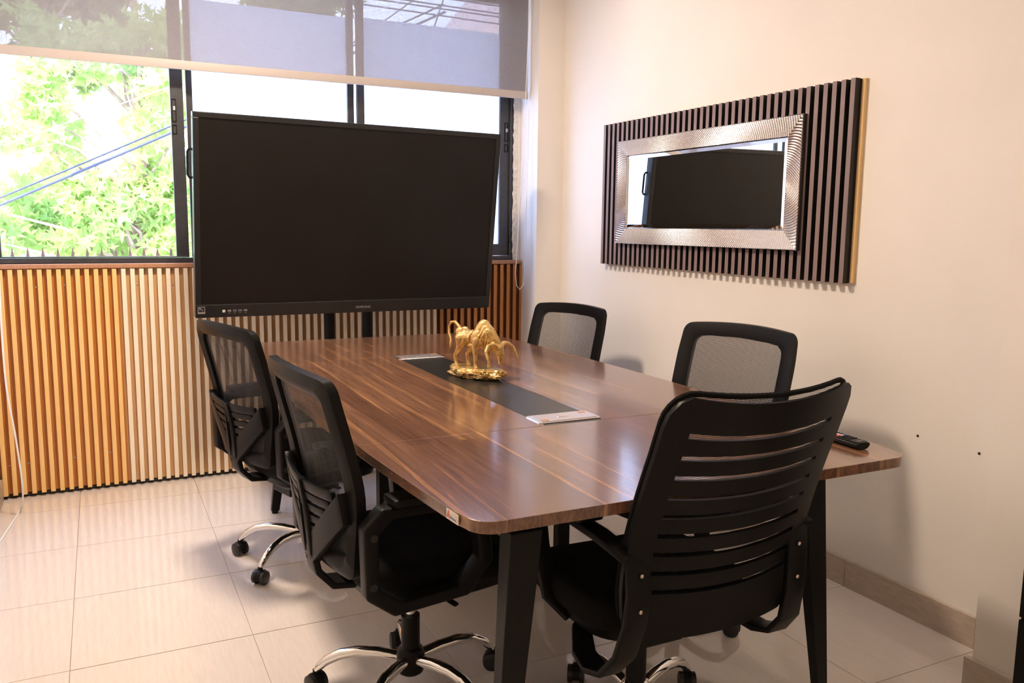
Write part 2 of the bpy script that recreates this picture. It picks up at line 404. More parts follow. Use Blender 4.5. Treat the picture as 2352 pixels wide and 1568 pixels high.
# wall plug holes
for (y, z) in ((1.869, .634), (1.647, .629)):
    q = MB().cyl((XR-.0012, y, z), .0045, .0012, 12, axis='x').build('wall_plug_hole', BLK)
    tag(q, 'small dark screw hole in the cream wall, %s' % ('nearer the pillar' if y < 1.7 else 'nearer the table corner'), 'screw hole')

# ------------------------------------------------------------------ window
def rect_frame(x0, x1, z0, z1, y0, y1, w, wb_=None, wt=None, wl=None, wr=None):
    wb_ = w if wb_ is None else wb_; wt = w if wt is None else wt; wl = w if wl is None else wl; wr = w if wr is None else wr
    m = MB()
    m.box(x0, x1, y0, y1, z0, z0+wb_); m.box(x0, x1, y0, y1, z1-wt, z1)
    m.box(x0, x0+wl, y0+.0005, y1-.0005, z0+wb_-.001, z1-wt+.001); m.box(x1-wr, x1, y0+.0005, y1-.0005, z0+wb_-.001, z1-wt+.001)
    return m
win = struct(rect_frame(XW0, XW1-.003, ZS+.004, ZH, YB+.005, YB+.12, .022, wb_=.022).build('window_1', BLACKFRAME))
def sash(x0, x1, y, ml, mr, wb_, latch=None, film=False):
    z0, z1 = ZS+.028, ZH-.02
    s = rect_frame(x0, x1, z0, z1, y, y+.03, .05, wb_=wb_, wl=ml, wr=mr).build('sash', BLACKFRAME, win, bev=.002)
    MB().box(x0+ml*.6, x1-mr*.6, y+.012, y+.017, z0+wb_*.6, z1-.03).build('pane', GLASS, s)
    if film: MB().box(x0+ml*.7, x1-mr*.7, y+.0175, y+.0182, z0+wb_*.7, 2.425).build('frosted_film', FILM, s)
    if latch is not None:
        for dz, hh in ((0, .085), (-.11, .035)):
            l = rect_frame(latch-.011, latch+.011, 1.90+dz-hh, 1.90+dz+hh*.3, y-.004, y+.001, .004).build('latch', BLKSTEEL, s)
        MB().box(latch-.004, latch+.006, y-.008, y, 1.87, 1.89).build('latch_catch', GREYFRAME, s)
    return s
sash(XW0+.02, .417, YB+.02, .03, .060, .006, latch=.372)
sash(.435, 1.297, YB+.065, .030, .036, .06, film=True)
sash(1.302, 2.222, YB+.02, .040, .062, .068, latch=2.20, film=True)
struct(MB().box(XL, 2.283, YB-.043, YB+.006, 1.098, 1.119, bev=.003).build('trim_2', SILL))

# ------------------------------------------------------------------ blind
bl = empty('roller_blind', (0, 4.44, 2.05)); tag(bl, 'translucent beige roller blind pulled half down over the window', 'blind')
MB().box(-.465, 2.270, -.0006, .0006, .038, .68).build('fabric', BLIND, bl)
MB().box(-.468, 2.273, -.007, .007, -.002, .040, bev=.004).build('hem_bar', HEM, bl, smooth=True)
MB().cyl((-.468, 0, .705), .027, 2.74, 20, axis='x').build('roller_tube', HEM, bl, smooth=True)
MB().box(2.272, 2.284, -.03, .03, .66, .745, bev=.002).build('end_bracket', HEM, bl)
cp = []
for k in range(41):
    t = k/40
    if t < .45: a = t/.45; cp.append((2.262-.07*a**1.5, -.03, .66-1.67*a))
    elif t < .55:
        a = (t-.45)/.1*PI; cp.append((2.222-.030*math.cos(a), -.03, -1.01-.09*math.sin(a)))
    else: a = (t-.55)/.45; cp.append((2.252+.018*math.sin(a*PI/2), -.03, -1.01+1.67*a))
MB().tube(cp, .0022, 6).build('pull_cord', WIREW, bl, smooth=True)
MB().lathe((2.248, -.03, -1.065), [(.001, -.008), (.004, -.006), (.004, .006), (.001, .008)], 8).build('cord_joiner', WIREW, bl, smooth=True)

# ------------------------------------------------------------------ cladding under the window
def cladding(x0, x1, m, gm_, label, screws, n):
    root = empty('wall_cladding_panel', ((x0+x1)/2, YB, 0)); tag(root, label, 'wall panel', 'fluted cladding below the window')
    cx_ = (x0+x1)/2
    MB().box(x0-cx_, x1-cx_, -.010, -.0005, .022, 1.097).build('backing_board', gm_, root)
    p = (x1-x0)/n; w = p*.50
    sl = MB().box(-w/2, w/2, -.038, -.010, .018, 1.095, bev=.001).build('slat', m, root)
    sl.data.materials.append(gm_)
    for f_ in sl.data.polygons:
        if abs(f_.normal.x) > .8: f_.material_index = 1  # slat sides take the shaded groove colour as well
    for k in range(n):
        x = x0-cx_+p*(k+.5)
        if k == 0: sl.location = (x, 0, 0)
        else: inst(sl, (x, 0, 0), root)
    for (sx, sz) in screws:
        k = round((sx-x0)/p); xx = x0-cx_+p*k
        MB().lathe((xx, -.010, sz), [(.0045, 0), (.004, -.0015), (.001, -.002)], 10, axis='y').build('screw', SCREWZ, root, smooth=True)
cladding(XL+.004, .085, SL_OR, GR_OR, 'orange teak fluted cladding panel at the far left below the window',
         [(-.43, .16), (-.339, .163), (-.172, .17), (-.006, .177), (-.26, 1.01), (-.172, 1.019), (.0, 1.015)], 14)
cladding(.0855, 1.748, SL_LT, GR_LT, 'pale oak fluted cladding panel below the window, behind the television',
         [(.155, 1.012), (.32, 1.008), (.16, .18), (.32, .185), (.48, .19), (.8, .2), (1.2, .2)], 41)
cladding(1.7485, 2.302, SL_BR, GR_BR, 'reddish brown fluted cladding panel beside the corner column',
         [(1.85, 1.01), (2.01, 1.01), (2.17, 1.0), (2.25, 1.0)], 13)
struct(MB().box(XL, 2.285, YB-.010, YB-.001, 0, .021).build('trim_3', BLK))

# ------------------------------------------------------------------ slatted panel with mirror on the right wall
XP = XR
pan = empty('slatted_wall_panel', (XP, 3.0, 1.13)); tag(pan, 'dark mauve slatted decorative panel mounted on the cream wall', 'wall panel')
y0, y1 = 2.186-3.0, 3.845-3.0; hz = .718
MB().box(-.014, -.0005, y0-.012, y1, .0, hz).build('backing_board', MDF, pan)
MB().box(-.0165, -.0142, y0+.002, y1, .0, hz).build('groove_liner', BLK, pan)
p = (y1-y0)/40
sl = MB().box(-.042, -.0166, -p*.25, p*.25, -.002, hz+.002, bev=.0008).build('slat', SL_DK, pan)
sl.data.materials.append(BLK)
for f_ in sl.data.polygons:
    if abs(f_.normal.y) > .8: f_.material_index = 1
for k in range(40):
    y = y0+p*(k+.42)
    if k == 0: sl.location = (0, y, 0)
    else: inst(sl, (0, y, 0), pan)
mir = empty('wall_mirror', (XP-.0425, 3.035, 1.24)); tag(mir, 'rectangular mirror in an embossed silver frame hung on the slatted panel', 'mirror')
fy0, fy1, fz0, fz1 = 2.405-3.035, 3.655-3.035, 0., .51; fw = .078
def frame_side(pa, pb, qa, qb, name):
    """mitred bar with raised diamonds; pa-pb outer edge, qa-qb inner edge (y,z)"""
    m = MB(); X0, X1 = 0, -.024
    pts = [pa, pb, qb, qa]
    lo = [m.b.verts.new((X0, y, z)) for y, z in pts]
    hi = [m.b.verts.new((X1, y, z)) for y, z in pts[:2]]+[m.b.verts.new((X1+.006, y, z)) for y, z in pts[2:]]
    for i in range(4): m.b.faces.new((lo[i], lo[(i+1) % 4], hi[(i+1) % 4], hi[i]))
    m.b.faces.new(lo)
    L = math.hypot(pb[0]-pa[0], pb[1]-pa[1]); nu = max(8, round(L/.0125)); nv = 7
    def P(u, v, h=0):
        ay, az = pa[0]+(pb[0]-pa[0])*u, pa[1]+(pb[1]-pa[1])*u
        by, bz = qa[0]+(qb[0]-qa[0])*u, qa[1]+(qb[1]-qa[1])*u
        return (X1+.006*v-h, ay+(by-ay)*v, az+(bz-az)*v)
    # diamond lattice of pyramids
    for j in range(2*nv):
        for i in range(nu+1):
            uc = (i+(.5 if j % 2 else 0))/nu; vc = (j+.5)/(2*nv)*1.0; du = .5/nu; dv = 1/(2*nv)
            c = [P(min(max(uc-du, 0), 1), vc), P(min(max(uc, 0), 1), min(vc+dv, 1)), P(min(max(uc+du, 0), 1), vc), P(min(max(uc, 0), 1), max(vc-dv, 0))]
            if uc > 1.001: continue
            vs = [m.b.verts.new(q) for q in c]; t = m.b.verts.new(P(min(uc, 1), vc, .0028))
            for a in range(4): m.b.faces.new((vs[a], vs[(a+1) % 4], t))
    return m.build(name, SILVER, mir)
o_ = [(fy0, fz0), (fy1, fz0), (fy1, fz1), (fy0, fz1)]; i_ = [(fy0+fw, fz0+fw), (fy1-fw, fz0+fw), (fy1-fw, fz1-fw), (fy0+fw, fz1-fw)]
for k in range(4): frame_side(o_[k], o_[(k+1) % 4], i_[k], i_[(k+1) % 4], 'frame_bar')
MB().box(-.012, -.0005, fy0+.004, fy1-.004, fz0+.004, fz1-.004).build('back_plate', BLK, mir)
m = MB(); bw = .018
ou = [(-.0122, y, z) for y, z in i_]; inn = [(-.0150, y, z) for y, z in [(fy0+fw+bw, fz0+fw+bw), (fy1-fw-bw, fz0+fw+bw), (fy1-fw-bw, fz1-fw-bw), (fy0+fw+bw, fz1-fw-bw)]]
V1 = [m.b.verts.new(q) for q in ou]; V2 = [m.b.verts.new(q) for q in inn]
m.b.faces.new(V2)
for k in range(4): m.b.faces.new((V1[k], V1[(k+1) % 4], V2[(k+1) % 4], V2[k]))
m.build('mirror_glass', MIRROR, mir)

# ------------------------------------------------------------------ conference table
TC, Y0, Y1, JN, JF, TT = 1.236, 1.417, 4.135, 2.080, 3.475, .026
def hw(y): return .672-.062*((y-2.776)/1.36)**2
tab = empty('conference_table', (TC, 2.776, 0)); tag(tab, 'large boat-shaped walnut conference table with black tapered steel legs', 'table')
def board(ya, yb, side=0, corners=()):
    """plan outline of one board; side 0 full, -1 left, 1 right"""
    n = 14; ys = [ya+(yb-ya)*i/n for i in range(n+1)]; poly = []
    IN = .098
    def edge(sg): return [(sg*hw(y), y-2.776) for y in ys]
    if side == 0: L, R = edge(-1), edge(1)
    elif side < 0: L, R = edge(-1), [(-IN, y-2.776) for y in (ya, yb)]
    else: L, R = [(IN, y-2.776) for y in (ya, yb)], edge(1)
    def rnd(L, at_start, sg):
        r = .055
        if at_start: c = (L[0][0]-sg*r, L[0][1]+r); a0 = -PI/2
        else: c = (L[-1][0]-sg*r, L[-1][1]-r); a0 = 0
        arc = []
        for k in range(7):
            if at_start: a = -PI/2+PI/2*k/6; arc.append((c[0]+sg*r*math.cos(a), c[1]+r*math.sin(a)))
            else: a = PI/2*k/6; arc.append((c[0]+sg*r*math.cos(a), c[1]+r*math.sin(a)))
        return arc
    if 'n' in corners:
        L = rnd(L, True, -1)+[q for q in L if q[1] > ya-2.776+.06]; R = rnd(R, True, 1)+[q for q in R if q[1] > ya-2.776+.06]
    if 'f' in corners:
        L = [q for q in L if q[1] < yb-2.776-.06]+rnd(L, False, -1); R = [q for q in R if q[1] < yb-2.776-.06]+rnd(R, False, 1)
    return R+list(reversed(L))
g = .0008
zt0, zt1 = .75-TT, .75
for (a, b, s_, c_) in ((Y0, JN-g, 0, 'n'), (JN+g, JF-g, -1, ''), (JN+g, JF-g, 1, ''), (JF+g, Y1, 0, 'f')):
    MB().prism(board(a, b, s_, c_), zt0, zt1).build('tabletop_board', WALNUT, tab, bev=.0012)
IN = .096
MB().box(-IN, IN, JN+.002-2.776, JF-.002-2.776, zt0+.004, .7492, bev=.001).build('centre_insert', INSERT, tab)
for yc in (2.150, 3.425):
    hp = MB().prism([(x, y) for x, y in ((-.105, -.042), (-.097, -.05), (.097, -.05), (.105, -.042), (.105, .042), (.097, .05), (-.097, .05), (-.105, .042))], 0, .0035).build('cable_port', STEEL2, tab, bev=.0012, loc=(0, yc-2.776, .7495))
    tag(hp, 'silver cable port plate')
    MB().box(-.095, .095, -.041, .041, .0036, .0052, bev=.001).build('port_lid', STEEL, hp)
    MB().box(-.020, .020, -.006, .006, .0053, .0068, bev=.001).build('lid_grip', STEEL2, hp)
    for sx in (-1, 1): MB().box(sx*.078-.012, sx*.078+.012, -.034 if sx < 0 else .02, -.02 if sx < 0 else .034, .0053, .0060).build('socket_label', SILL, hp)
def tleg(x, y, dx, dy, wt=.075, wb2=.036, name='leg'):
    """tapered steel leg: top at x,y; foot offset dx,dy"""
    m = MB(); L = []
    for z, w, t in ((.700, wt, 1), (0.012, wb2, 0)):
        cx_, cy_ = (x, y) if t else (x+dx, y+dy)
        L.append([(cx_-w/2, cy_-w*.36, z), (cx_+w/2, cy_-w*.36, z), (cx_+w/2, cy_+w*.36, z), (cx_-w/2, cy_+w*.36, z)])
    m.loft(L); o = m.build(name, BLKSTEEL, tab, bev=.003)
    MB().cyl((x+dx, y+dy, 0), .014, .012, 12).build('levelling_foot', PLASTIC, o)
    return o
tleg(.762-TC, 1.49-2.776, -.055, -.01); tleg(1.655-TC, 1.58-2.776, .115, .015)
tleg(.760-TC, 3.78-2.776, -.088, .03); tleg(1.66-TC, 3.95-2.776, .10, .03)
for sx in (.872, 1.598): MB().box(sx-TC-.026, sx-TC+.026, -.02, .02, .0, .70, bev=.002).build('leg', BLKSTEEL, tab)
for ya in (1.535, 2.776, 3.79):
    MB().box(-.49, .49, ya-2.776-.02, ya-2.776+.02, .7005, .7235, bev=.002).build('cross_beam', BLKSTEEL, tab)
for sx in (-.36, .36): MB().box(sx-.02, sx+.02, 1.555-2.776, 3.77-2.776, .701, .7238, bev=.002).build('side_beam', BLKSTEEL, tab)
# maker's sticker on the near left edge
ys_, ye_ = 1.487, 1.540
def edgept(y, z, off=.0012): return Vector((-(hw(y))-off, y-2.776, z))
sm = MB(); a, b = edgept(ys_, .7265), edgept(ye_, .7265)
sm.loft([[edgept(ys_, .7262), edgept(ye_, .7262), edgept(ye_, .7478), edgept(ys_, .7478)], [edgept(ys_, .7262, .0004), edgept(ye_, .7262, .0004), edgept(ye_, .7478, .0004), edgept(ys_, .7478, .0004)]])
st = sm.build('sticker', STICK, tab)
def epoly(pts, matl, name, off):
    m = MB(); m.loft([[edgept(ye_-u, .7262+v, off) for u, v in pts], [edgept(ye_-u, .7262+v, off-.0004) for u, v in pts]]); return m.build(name, matl, st)
epoly([(.003, .004), (.0085, .0185), (.0115, .0185), (.0065, .004)], RED, 'red_mark', .0018)
epoly([(.0095, .0125), (.0125, .0125), (.0165, .0030), (.0130, .0030)], RED, 'red_mark', .0018)
def text(name, body, size, matl, parent, M, extrude=.0002, space=1.0):
    c = bpy.data.curves.new(name, 'FONT'); c.body = body; c.size = size; c.extrude = extrude; c.space_character = space; c.align_x = 'LEFT'
    t = bpy.data.objects.new(name, c); COL.objects.link(t)
    bpy.context.view_layer.update(); dg = bpy.context.evaluated_depsgraph_get()
    me = bpy.data.meshes.new_from_object(t.evaluated_get(dg)); bpy.data.objects.remove(t)
    me.materials.clear(); me.materials.append(matl)
    o = bpy.data.objects.new(name, me); COL.objects.link(o); o.parent = parent; o.matrix_local = M; return o
Mx = Matrix.Translation(edgept(ye_-.018, .7320, .0015)) @ Matrix(((0, 0, -1, 0), (-1, 0, 0, 0), (0, 1, 0, 0), (0, 0, 0, 1)))
text('lettering', 'Accesorio', .0075, BLUE, st, Mx)

# ------------------------------------------------------------------ display on its stand
RX = math.radians(7.29); RZ = math.radians(2.93); RY = math.radians(.24)
tv = empty('television', (1.1504, 4.0520, 1.3390)); tv.rotation_mode = 'XYZ'
Mtv = Matrix.Translation((1.1504, 4.0520, 1.3390)) @ Matrix.Rotation(RZ, 4, 'Z') @ Matrix.Rotation(RX, 4, 'X') @ Matrix.Rotation(RY, 4, 'Y')
tv.matrix_world = Mtv; tag(tv, 'large black flat screen display in front of the window', 'television')
w2, h2 = .760, .461
m = MB(); bz = .026; bb = .062
for (a, b, c, d) in ((-w2, w2, h2-.026, h2), (-w2, w2, -h2, -h2+bb), (-w2, -w2+bz, -h2+bb-.001, h2-.025), (w2-bz, w2, -h2+bb-.001, h2-.025)):
    m.box(a, b, 0, .045, c, d)
m.build('bezel', BEZEL, tv, bev=.003)
MB().box(-w2+bz-.002, w2-bz+.002, .006, .012, -h2+bb-.002, h2-.024).build('screen', SCREEN, tv)
MB().box(-w2+.01, w2-.01, .0455, .075, -h2+.01, h2-.01, bev=.008).build('back_cover', PLASTIC, tv)
MB().box(-.35, .35, .0755, .105, -.25, .25, bev=.008).build('rear_housing', PLASTIC, tv)
MT = Matrix(((1, 0, 0, 0), (0, 0, 1, -.0004), (0, 1, 0, 0), (0, 0, 0, 1)))
def onface(x, z, y=-.0004): return Matrix.Translation((x, y, z)) @ Matrix.Rotation(PI/2, 4, 'X')
text('lettering', 'SAMSUNG', .0165, GREYPRINT, tv, onface(.002, -h2+.0225), space=1.05)
eg = MB().box(-w2+.010, -w2+.042, -.0008, 0, -h2+.020, -h2+.053).build('energy_label', GREYPRINT, tv)
MB().box(-w2+.012, -w2+.040, -.0012, -.0009, -h2+.029, -h2+.051).build('label_panel', BLK, eg)
for k in range(5): MB().tube([(-w2+.016+i*.004, -.0015, -h2+.036+.006*math.sin(i*.9+k*.4)+.002*k) for i in range(5)], .0005, 4).build('label_stroke', GREYPRINT, eg)
text('lettering', 'ENERGY STAR', .0042, BLK, eg, onface(-w2+.0125, -h2+.0225, -.0010))
pb_ = MB().box(-.006, .006, -.0012, 0, -.006, .006, bev=.001).build('port', BTN, tv, loc=(-w2+.125, 0, -h2+.030))
MB().box(-.0025, .0025, -.0016, -.0012, -.002, .003).build('port_pin', GREYPRINT, pb_)
for k, mm in enumerate((GREYPRINT, USB, USB, GREYPRINT)):
    q = rect_frame(-.0075, .0075, -.004, .004, -.0012, .0002, .0012).build('port', GREYPRINT, tv, loc=(-w2+.150+k*.0245, 0, -h2+.031))
    MB().box(-.005, .005, -.001, 0, 0, .0022).build('port_pin', mm, q)
    MB().box(-.006, .006, -.0005, 0, -.0125, -.0115).build('port_mark', GREYPRINT, q)
for k in range(8): MB().box(-.003, .003, -.0004, 0, -.0015, .0015).build('control_mark', BLK, tv, loc=(w2-.19+k*.02, 0, -h2+.03))
for sg in (-1, 1):
    MB().tube([(sg*(w2-.012), .05, .30), (sg*(w2+.010), .05, .296), (sg*(w2+.016), .05, .285), (sg*(w2+.016), .05, .185), (sg*(w2+.010), .05, .174), (sg*(w2-.012), .05, .170)], .006, 8).build('side_handle', PLASTIC, tv, smooth=True)
sd = empty('television_stand', (1.152, 4.26, 0)); tag(sd, 'black twin post floor stand carrying the television', 'stand')
for sx in (-.1015, .1015):
    MB().cyl((sx, 0, .07), .027, 1.35, 24).build('post', BLKSTEEL, sd, smooth=True)
MB().box(-.20, .20, -.052, -.0275, 1.20, 1.42, bev=.004).build('mount_plate', BLKSTEEL, sd)
MB().box(-.17, .17, -.03, .03, .40, .43, bev=.004).build('crossbar', BLKSTEEL, sd)
for sx in (-1, 1): MB().box(sx*.30-.02 if sx > 0 else -.32, .32 if sx > 0 else -.28, -.21, .16, .055, .085, bev=.004).build('foot_bar', BLKSTEEL, sd)
MB().box(-.28, .28, -.03, .03, .055, .085, bev=.004).build('base_bar', BLKSTEEL, sd)
for sx in (-.30, .30):
    for sy in (-.19, .13):
        c_ = MB().box(sx-.012, sx+.012, sy-.02, sy+.02, .04, .055).build('castor', BLKSTEEL, sd)
        for k in (-1, 1): MB().cyl((sx+k*.012-.007, sy, .0225), .0225, .014, 16, axis='x').build('wheel', RUBBER, c_, smooth=True)

# ------------------------------------------------------------------ chairs
def rrect(w, h0, h1, r, n=6):
    P = []
    for (cx_, cz_, a0) in ((w-r, h1-r, 0), (-w+r, h1-r, PI/2), (-w+r, h0+r, PI), (w-r, h0+r, 1.5*PI)):
        for k in range(n+1): a = a0+PI/2*k/n; P.append((cx_+r*math.cos(a), cz_+r*math.sin(a)))
    Q = []
    for i, p_ in enumerate(P):
        q = P[(i+1) % len(P)]; d = math.hypot(q[0]-p_[0], q[1]-p_[1]); Q.append(p_)
        k = int(d/.03)
        for j in range(1, k): Q.append((p_[0]+(q[0]-p_[0])*j/k, p_[1]+(q[1]-p_[1])*j/k))
    return Q
def smooth01(t): t = max(0, min(1, t)); return t*t*(3-2*t)
def castor_and_base(root, angles, hub_mat):
    R_ = .272
    m = MB().lathe((0, 0, 0), [(.001, .066), (.026, .066), (.036, .074), (.040, .10), (.040, .125), (.034, .142), (.026, .148), (.001, .148)], 24)
    m.build('hub', hub_mat, root, smooth=True)
    for a in angles:
        a = math.radians(a); c, s = math.cos(a), math.sin(a)
        prof = [(.030, .112, .0165), (.09, .122, .0165), (.15, .124, .016), (.20, .114, .0155), (.24, .094, .014), (.262, .074, .012), (.270, .062, .010)]
        m = MB().tube([(c*r_, s*r_, z) for r_, z, _ in prof], [q for _, _, q in prof], 12)
        m.build('base_spoke', CHROME, root, smooth=True, ang=60)
        ca = empty('castor', (c*R_, s*R_, 0), a+PI/2+random.uniform(-.7, .7), root)
        # swivel hood
        mb = MB(); L = []
        for k in range(9):
            t = -PI*.08+PI*1.16*k/8; L.append([(-.011, .0285*math.cos(t), .027+.0285*math.sin(t)), (.011, .0285*math.cos(t), .027+.0285*math.sin(t)), (.011, .023*math.cos(t), .027+.023*math.sin(t)), (-.011, .023*math.cos(t), .027+.023*math.sin(t))])
        mb.loft(L).cyl((0, 0, .050), .009, .016, 12); mb.build('castor_hood', PLASTIC2, ca, smooth=True)
        for k in (-1, 1):
            x = k*.017
            MB().lathe((x, 0, .0265), [(.001, -.0085), (.020, -.0085), (.0262, -.006), (.0262, .006), (.020, .0085), (.001, .0085)], 20, axis='x').build('wheel', RUBBER, ca, smooth=True)
def seat_parts(root, zs, angles, hub_mat=PLASTIC2):
    """column, mechanism and cushion; zs = top of cushion"""
    MB().cyl((0, 0, .14), .0265, .10, 24).build('column_sleeve', BLKSTEEL, root, smooth=True)
    MB().cyl((0, 0, .2405), .0145, zs-.178-.2395, 20).build('gas_column', CHROME, root, smooth=True)
    z = zs-.178
    mm = MB().prism([(-.07, -.10), (.07, -.10), (.085, -.05), (.085, .07), (.06, .12), (-.06, .12), (-.085, .07), (-.085, -.05)], z, z+.045)
    mm.build('tilt_mechanism', BLKSTEEL, root, bev=.005)
    lv = MB().tube([(.08, .03, z+.035), (.14, .04, z+.036), (.165, .045, z+.036)], .005, 8).build('lift_lever', BLKSTEEL, root, smooth=True)
    MB().tube([(.150, .043, z+.036), (.185, .048, z+.036)], .009, 8, flat=.6).build('lever_grip', PLASTIC, lv, smooth=True)
    # shell and cushion: superellipse plan, waterfall front
    def plan(wx, y0_, y1_, n=44):
        P = []
        for k in range(n):
            a = 2*PI*k/n; c, s = math.cos(a), math.sin(a); e = 2/4.2
            P.append((wx*math.copysign(abs(c)**e, c), (y0_+y1_)/2+(y1_-y0_)/2*math.copysign(abs(s)**e, s)))
        return P
    L = []
    for sc, zz in ((.84, zs-.082), (.93, zs-.078), (.985, zs-.060), (1, zs-.036), (.985, zs-.016), (.93, zs-.004), (.80, zs), (.45, zs-.006), (.05, zs-.010)):
        P = plan(.238*sc, -.215*sc+.015, .255*sc+.015); ll = []
        for x, y in P:
            t = max(0, (y-.13)/.14); ll.append((x, y, zz-.038*t*t+.012*(x/.238)**2*(1 if zz > zs-.03 else 0)))
        L.append(ll)
    MB().loft(L).build('seat_cushion', FABRIC, root, smooth=True, ang=70)
    L = []
    for sc, zz in ((.50, zs-.135), (.72, zs-.128), (.88, zs-.105), (.90, zs-.0825)):
        L.append([(x, y, zz-.030*max(0, (y-.13)/.14)**2) for x, y in plan(.238*sc, -.215*sc+.015, .245*sc+.015)])
    MB().loft(L).build('seat_shell', PLASTIC, root, smooth=True)
    castor_and_base(root, angles, hub_mat)
def armrest(root, sx, zb, screws=True, dy=0.0, rear=-.245):
    P = [(rear, zb+.225), (rear+.045, zb+.27), (.02, zb+.27), (.085, zb+.235), (.10, zb+.09), (.03, zb+.01), (rear+.075, zb), (rear+.005, zb+.055)]
    c = (sum(a for a, _ in P)/8, sum(b for _, b in P)/8)
    I = []
    for a, b in P:
        d = math.hypot(a-c[0], b-c[1]); k = (d-.040)/d; I.append((c[0]+(a-c[0])*k, c[1]+(b-c[1])*k))
    m = MB(); xo, xi = sx*.292, sx*.246
    loops = [[(xo, a+dy, b) for a, b in P], [(xi, a+dy, b) for a, b in P], [(xi, a+dy, b) for a, b in I], [(xo, a+dy, b) for a, b in I]]
    m.loft(loops, cyc=True)
    o = m.build('armrest', PLASTIC, root, bev=.007, seg=3, smooth=True)
    pd = MB().box(sx*.270-.038, sx*.270+.038, rear+.07+dy, .055+dy, zb+.2705, zb+.292, bev=.009).build('arm_pad', PLASTIC2, o, smooth=True)
    MB().box(min(sx*.17, sx*.246), max(sx*.17, sx*.246), -.10+dy, .02+dy, zb+.004, zb+.024, bev=.003).build('arm_bracket', BLKSTEEL, o)
    if screws:
        for (a, b) in ((rear+.024, zb+.205), (rear+.022, zb+.085)):
            MB().lathe((sx*.2925, a+dy, b), [(.0095, 0), (.0095, sx*.0012), (.006, sx*.0013), (.0055, sx*-.001), (.001, sx*-.001)], 14, axis='x').build('screw', BLK, o, smooth=True)
    return o
def mesh_chair(loc, rz, ztop, angles, label, group='office chairs around the table', hub=PLASTIC2):
    root = empty('office_chair', (loc[0], loc[1], 0), rz-PI/2); tag(root, label, 'chair', group)
    z0 = ztop-.505; H = .505; zs = z0+.015
    def yb(t): return -.232-.085*smooth01(t)**1.0*t-.006*math.sin(t*PI)
    def wf(t): return .80+.20*smooth01(t/.55)-.03*smooth01((t-.75)/.25)
    def S_(x, z, off=0):
        t = z/H; xx = x*wf(t); return (xx, yb(t)+.034*(xx/.235)**2-off, z0+z+(.012*(1-(x/.235)**2) if t > .9 else 0))
    out = rrect(.247, 0, H, .032); inn = rrect(.194, .048, H-.050, .024)
    # resample inner ring to match outer by angle
    def ray_hit(poly, ang, c):
        d = (math.cos(ang), math.sin(ang)); best = None
        for i in range(len(poly)):
            a, b = poly[i], poly[(i+1) % len(poly)]; ex, ez = b[0]-a[0], b[1]-a[1]; den = d[0]*ez-d[1]*ex
            if abs(den) < 1e-12: continue
            t = ((a[0]-c[0])*ez-(a[1]-c[1])*ex)/den; u = ((a[0]-c[0])*d[1]-(a[1]-c[1])*d[0])/den
            if t > 0 and -1e-9 <= u <= 1+1e-9 and (best is None or t < best): best = t
        return (c[0]+d[0]*best, c[1]+d[1]*best)
    c = (0, H/2); angs = [math.atan2(q[1]-c[1], q[0]-c[0]) for q in out]
    inn2 = [ray_hit(inn, a, c) for a in angs]
    mid = [((o1[0]*.5+i1[0]*.5), (o1[1]*.5+i1[1]*.5)) for o1, i1 in zip(out, inn2)]
    m = MB()
    m.loft([[S_(x, z, .004) for x, z in out], [S_(x, z, -.002) for x, z in mid], [S_(x, z, .003) for x, z in inn2], [S_(x, z, .022) for x, z in inn2], [S_(x, z, .036) for x, z in mid], [S_(x, z, .028) for x, z in out]], cyc=True)
    m.build('backrest_frame', PLASTIC, root, smooth=True, ang=50)
    m = MB(); R_ = 14
    for of_ in (.005, .0105): m.loft([[S_(-.204+.408*i/12+of_*.2, .040+(H-.084)*j/R_, of_) for i in range(13)] for j in range(R_+1)], close=False, caps=False)
    m.build('back_net', NET, root, smooth=True)
    # lumbar support: V arms, slotted plate, spine
    Zt = .225; m = MB()
    def P3(x, z, off): q = S_(x/wf(z/H), z, off); return q
    def strip(x0, x1, za0, zb0, za1, zb1, off0=.030, off1=.040, n=6):
        off0 += .004; off1 += .008
        L = []
        for k in range(n+1):
            u = k/n; x = x0+(x1-x0)*u; za = za0+(za1-za0)*u; zb_ = zb0+(zb1-zb0)*u
            L.append([P3(x, za, off0), P3(x, zb_, off0), P3(x, zb_, off1), P3(x, za, off1)])
        m.loft(L)
    for k in range(6):
        z1 = Zt-k*.030; z2 = z1-(.026 if k == 0 else .020)
        wd = .030+(.195-.030)*max(0, (z2-.055)/(Zt-.055))+.012
        for sg in (-1, 1):
            bow = -.006
            strip(sg*.010, sg*wd, z2+bow, z1+bow, z2+.004, z1+.004, .036+.0, .044)
    for sg in (-1, 1):
        strip(sg*.215, sg*.020, .155, .235, -.005, .075, .024, .046, 10)
        strip(sg*.012, sg*.030, .02, Zt-.004, .02, Zt-.10, .034, .050, 2)
    strip(-.012, .012, .150, Zt-.004, .150, Zt-.004, .034, .050, 2)
    m.build('lumbar_support', PLASTIC, root, smooth=True, bev=.002, ang=40)
    m = MB(); yy = yb(0)-.045
    m.band([(0, yy+.002, z0+.085), (0, yy-.004, z0+.03), (0, yy+.008, z0-.03), (0, yy+.045, z0-.072), (0, -.12, z0-.088), (0, -.06, z0-.088)], [.055, .062, .07, .075, .08, .08], .018)
    m.build('back_bracket', PLASTIC, root, smooth=True, bev=.003)
    seat_parts(root, zs, angles, hub)
    for sx in (-1, 1): armrest(root, sx, z0-.065)
    return root
D = math.radians
mesh_chair((.685, 3.225), D(16), .955, [6.6+72*k for k in range(5)], 'black mesh office chair on the left side nearest the window wall, chrome base in view', hub=CHROME)
mesh_chair((.735, 2.115), D(5), .965, [20+72*k for k in range(5)], 'black mesh office chair on the left side nearest the camera, back to the orange cladding')
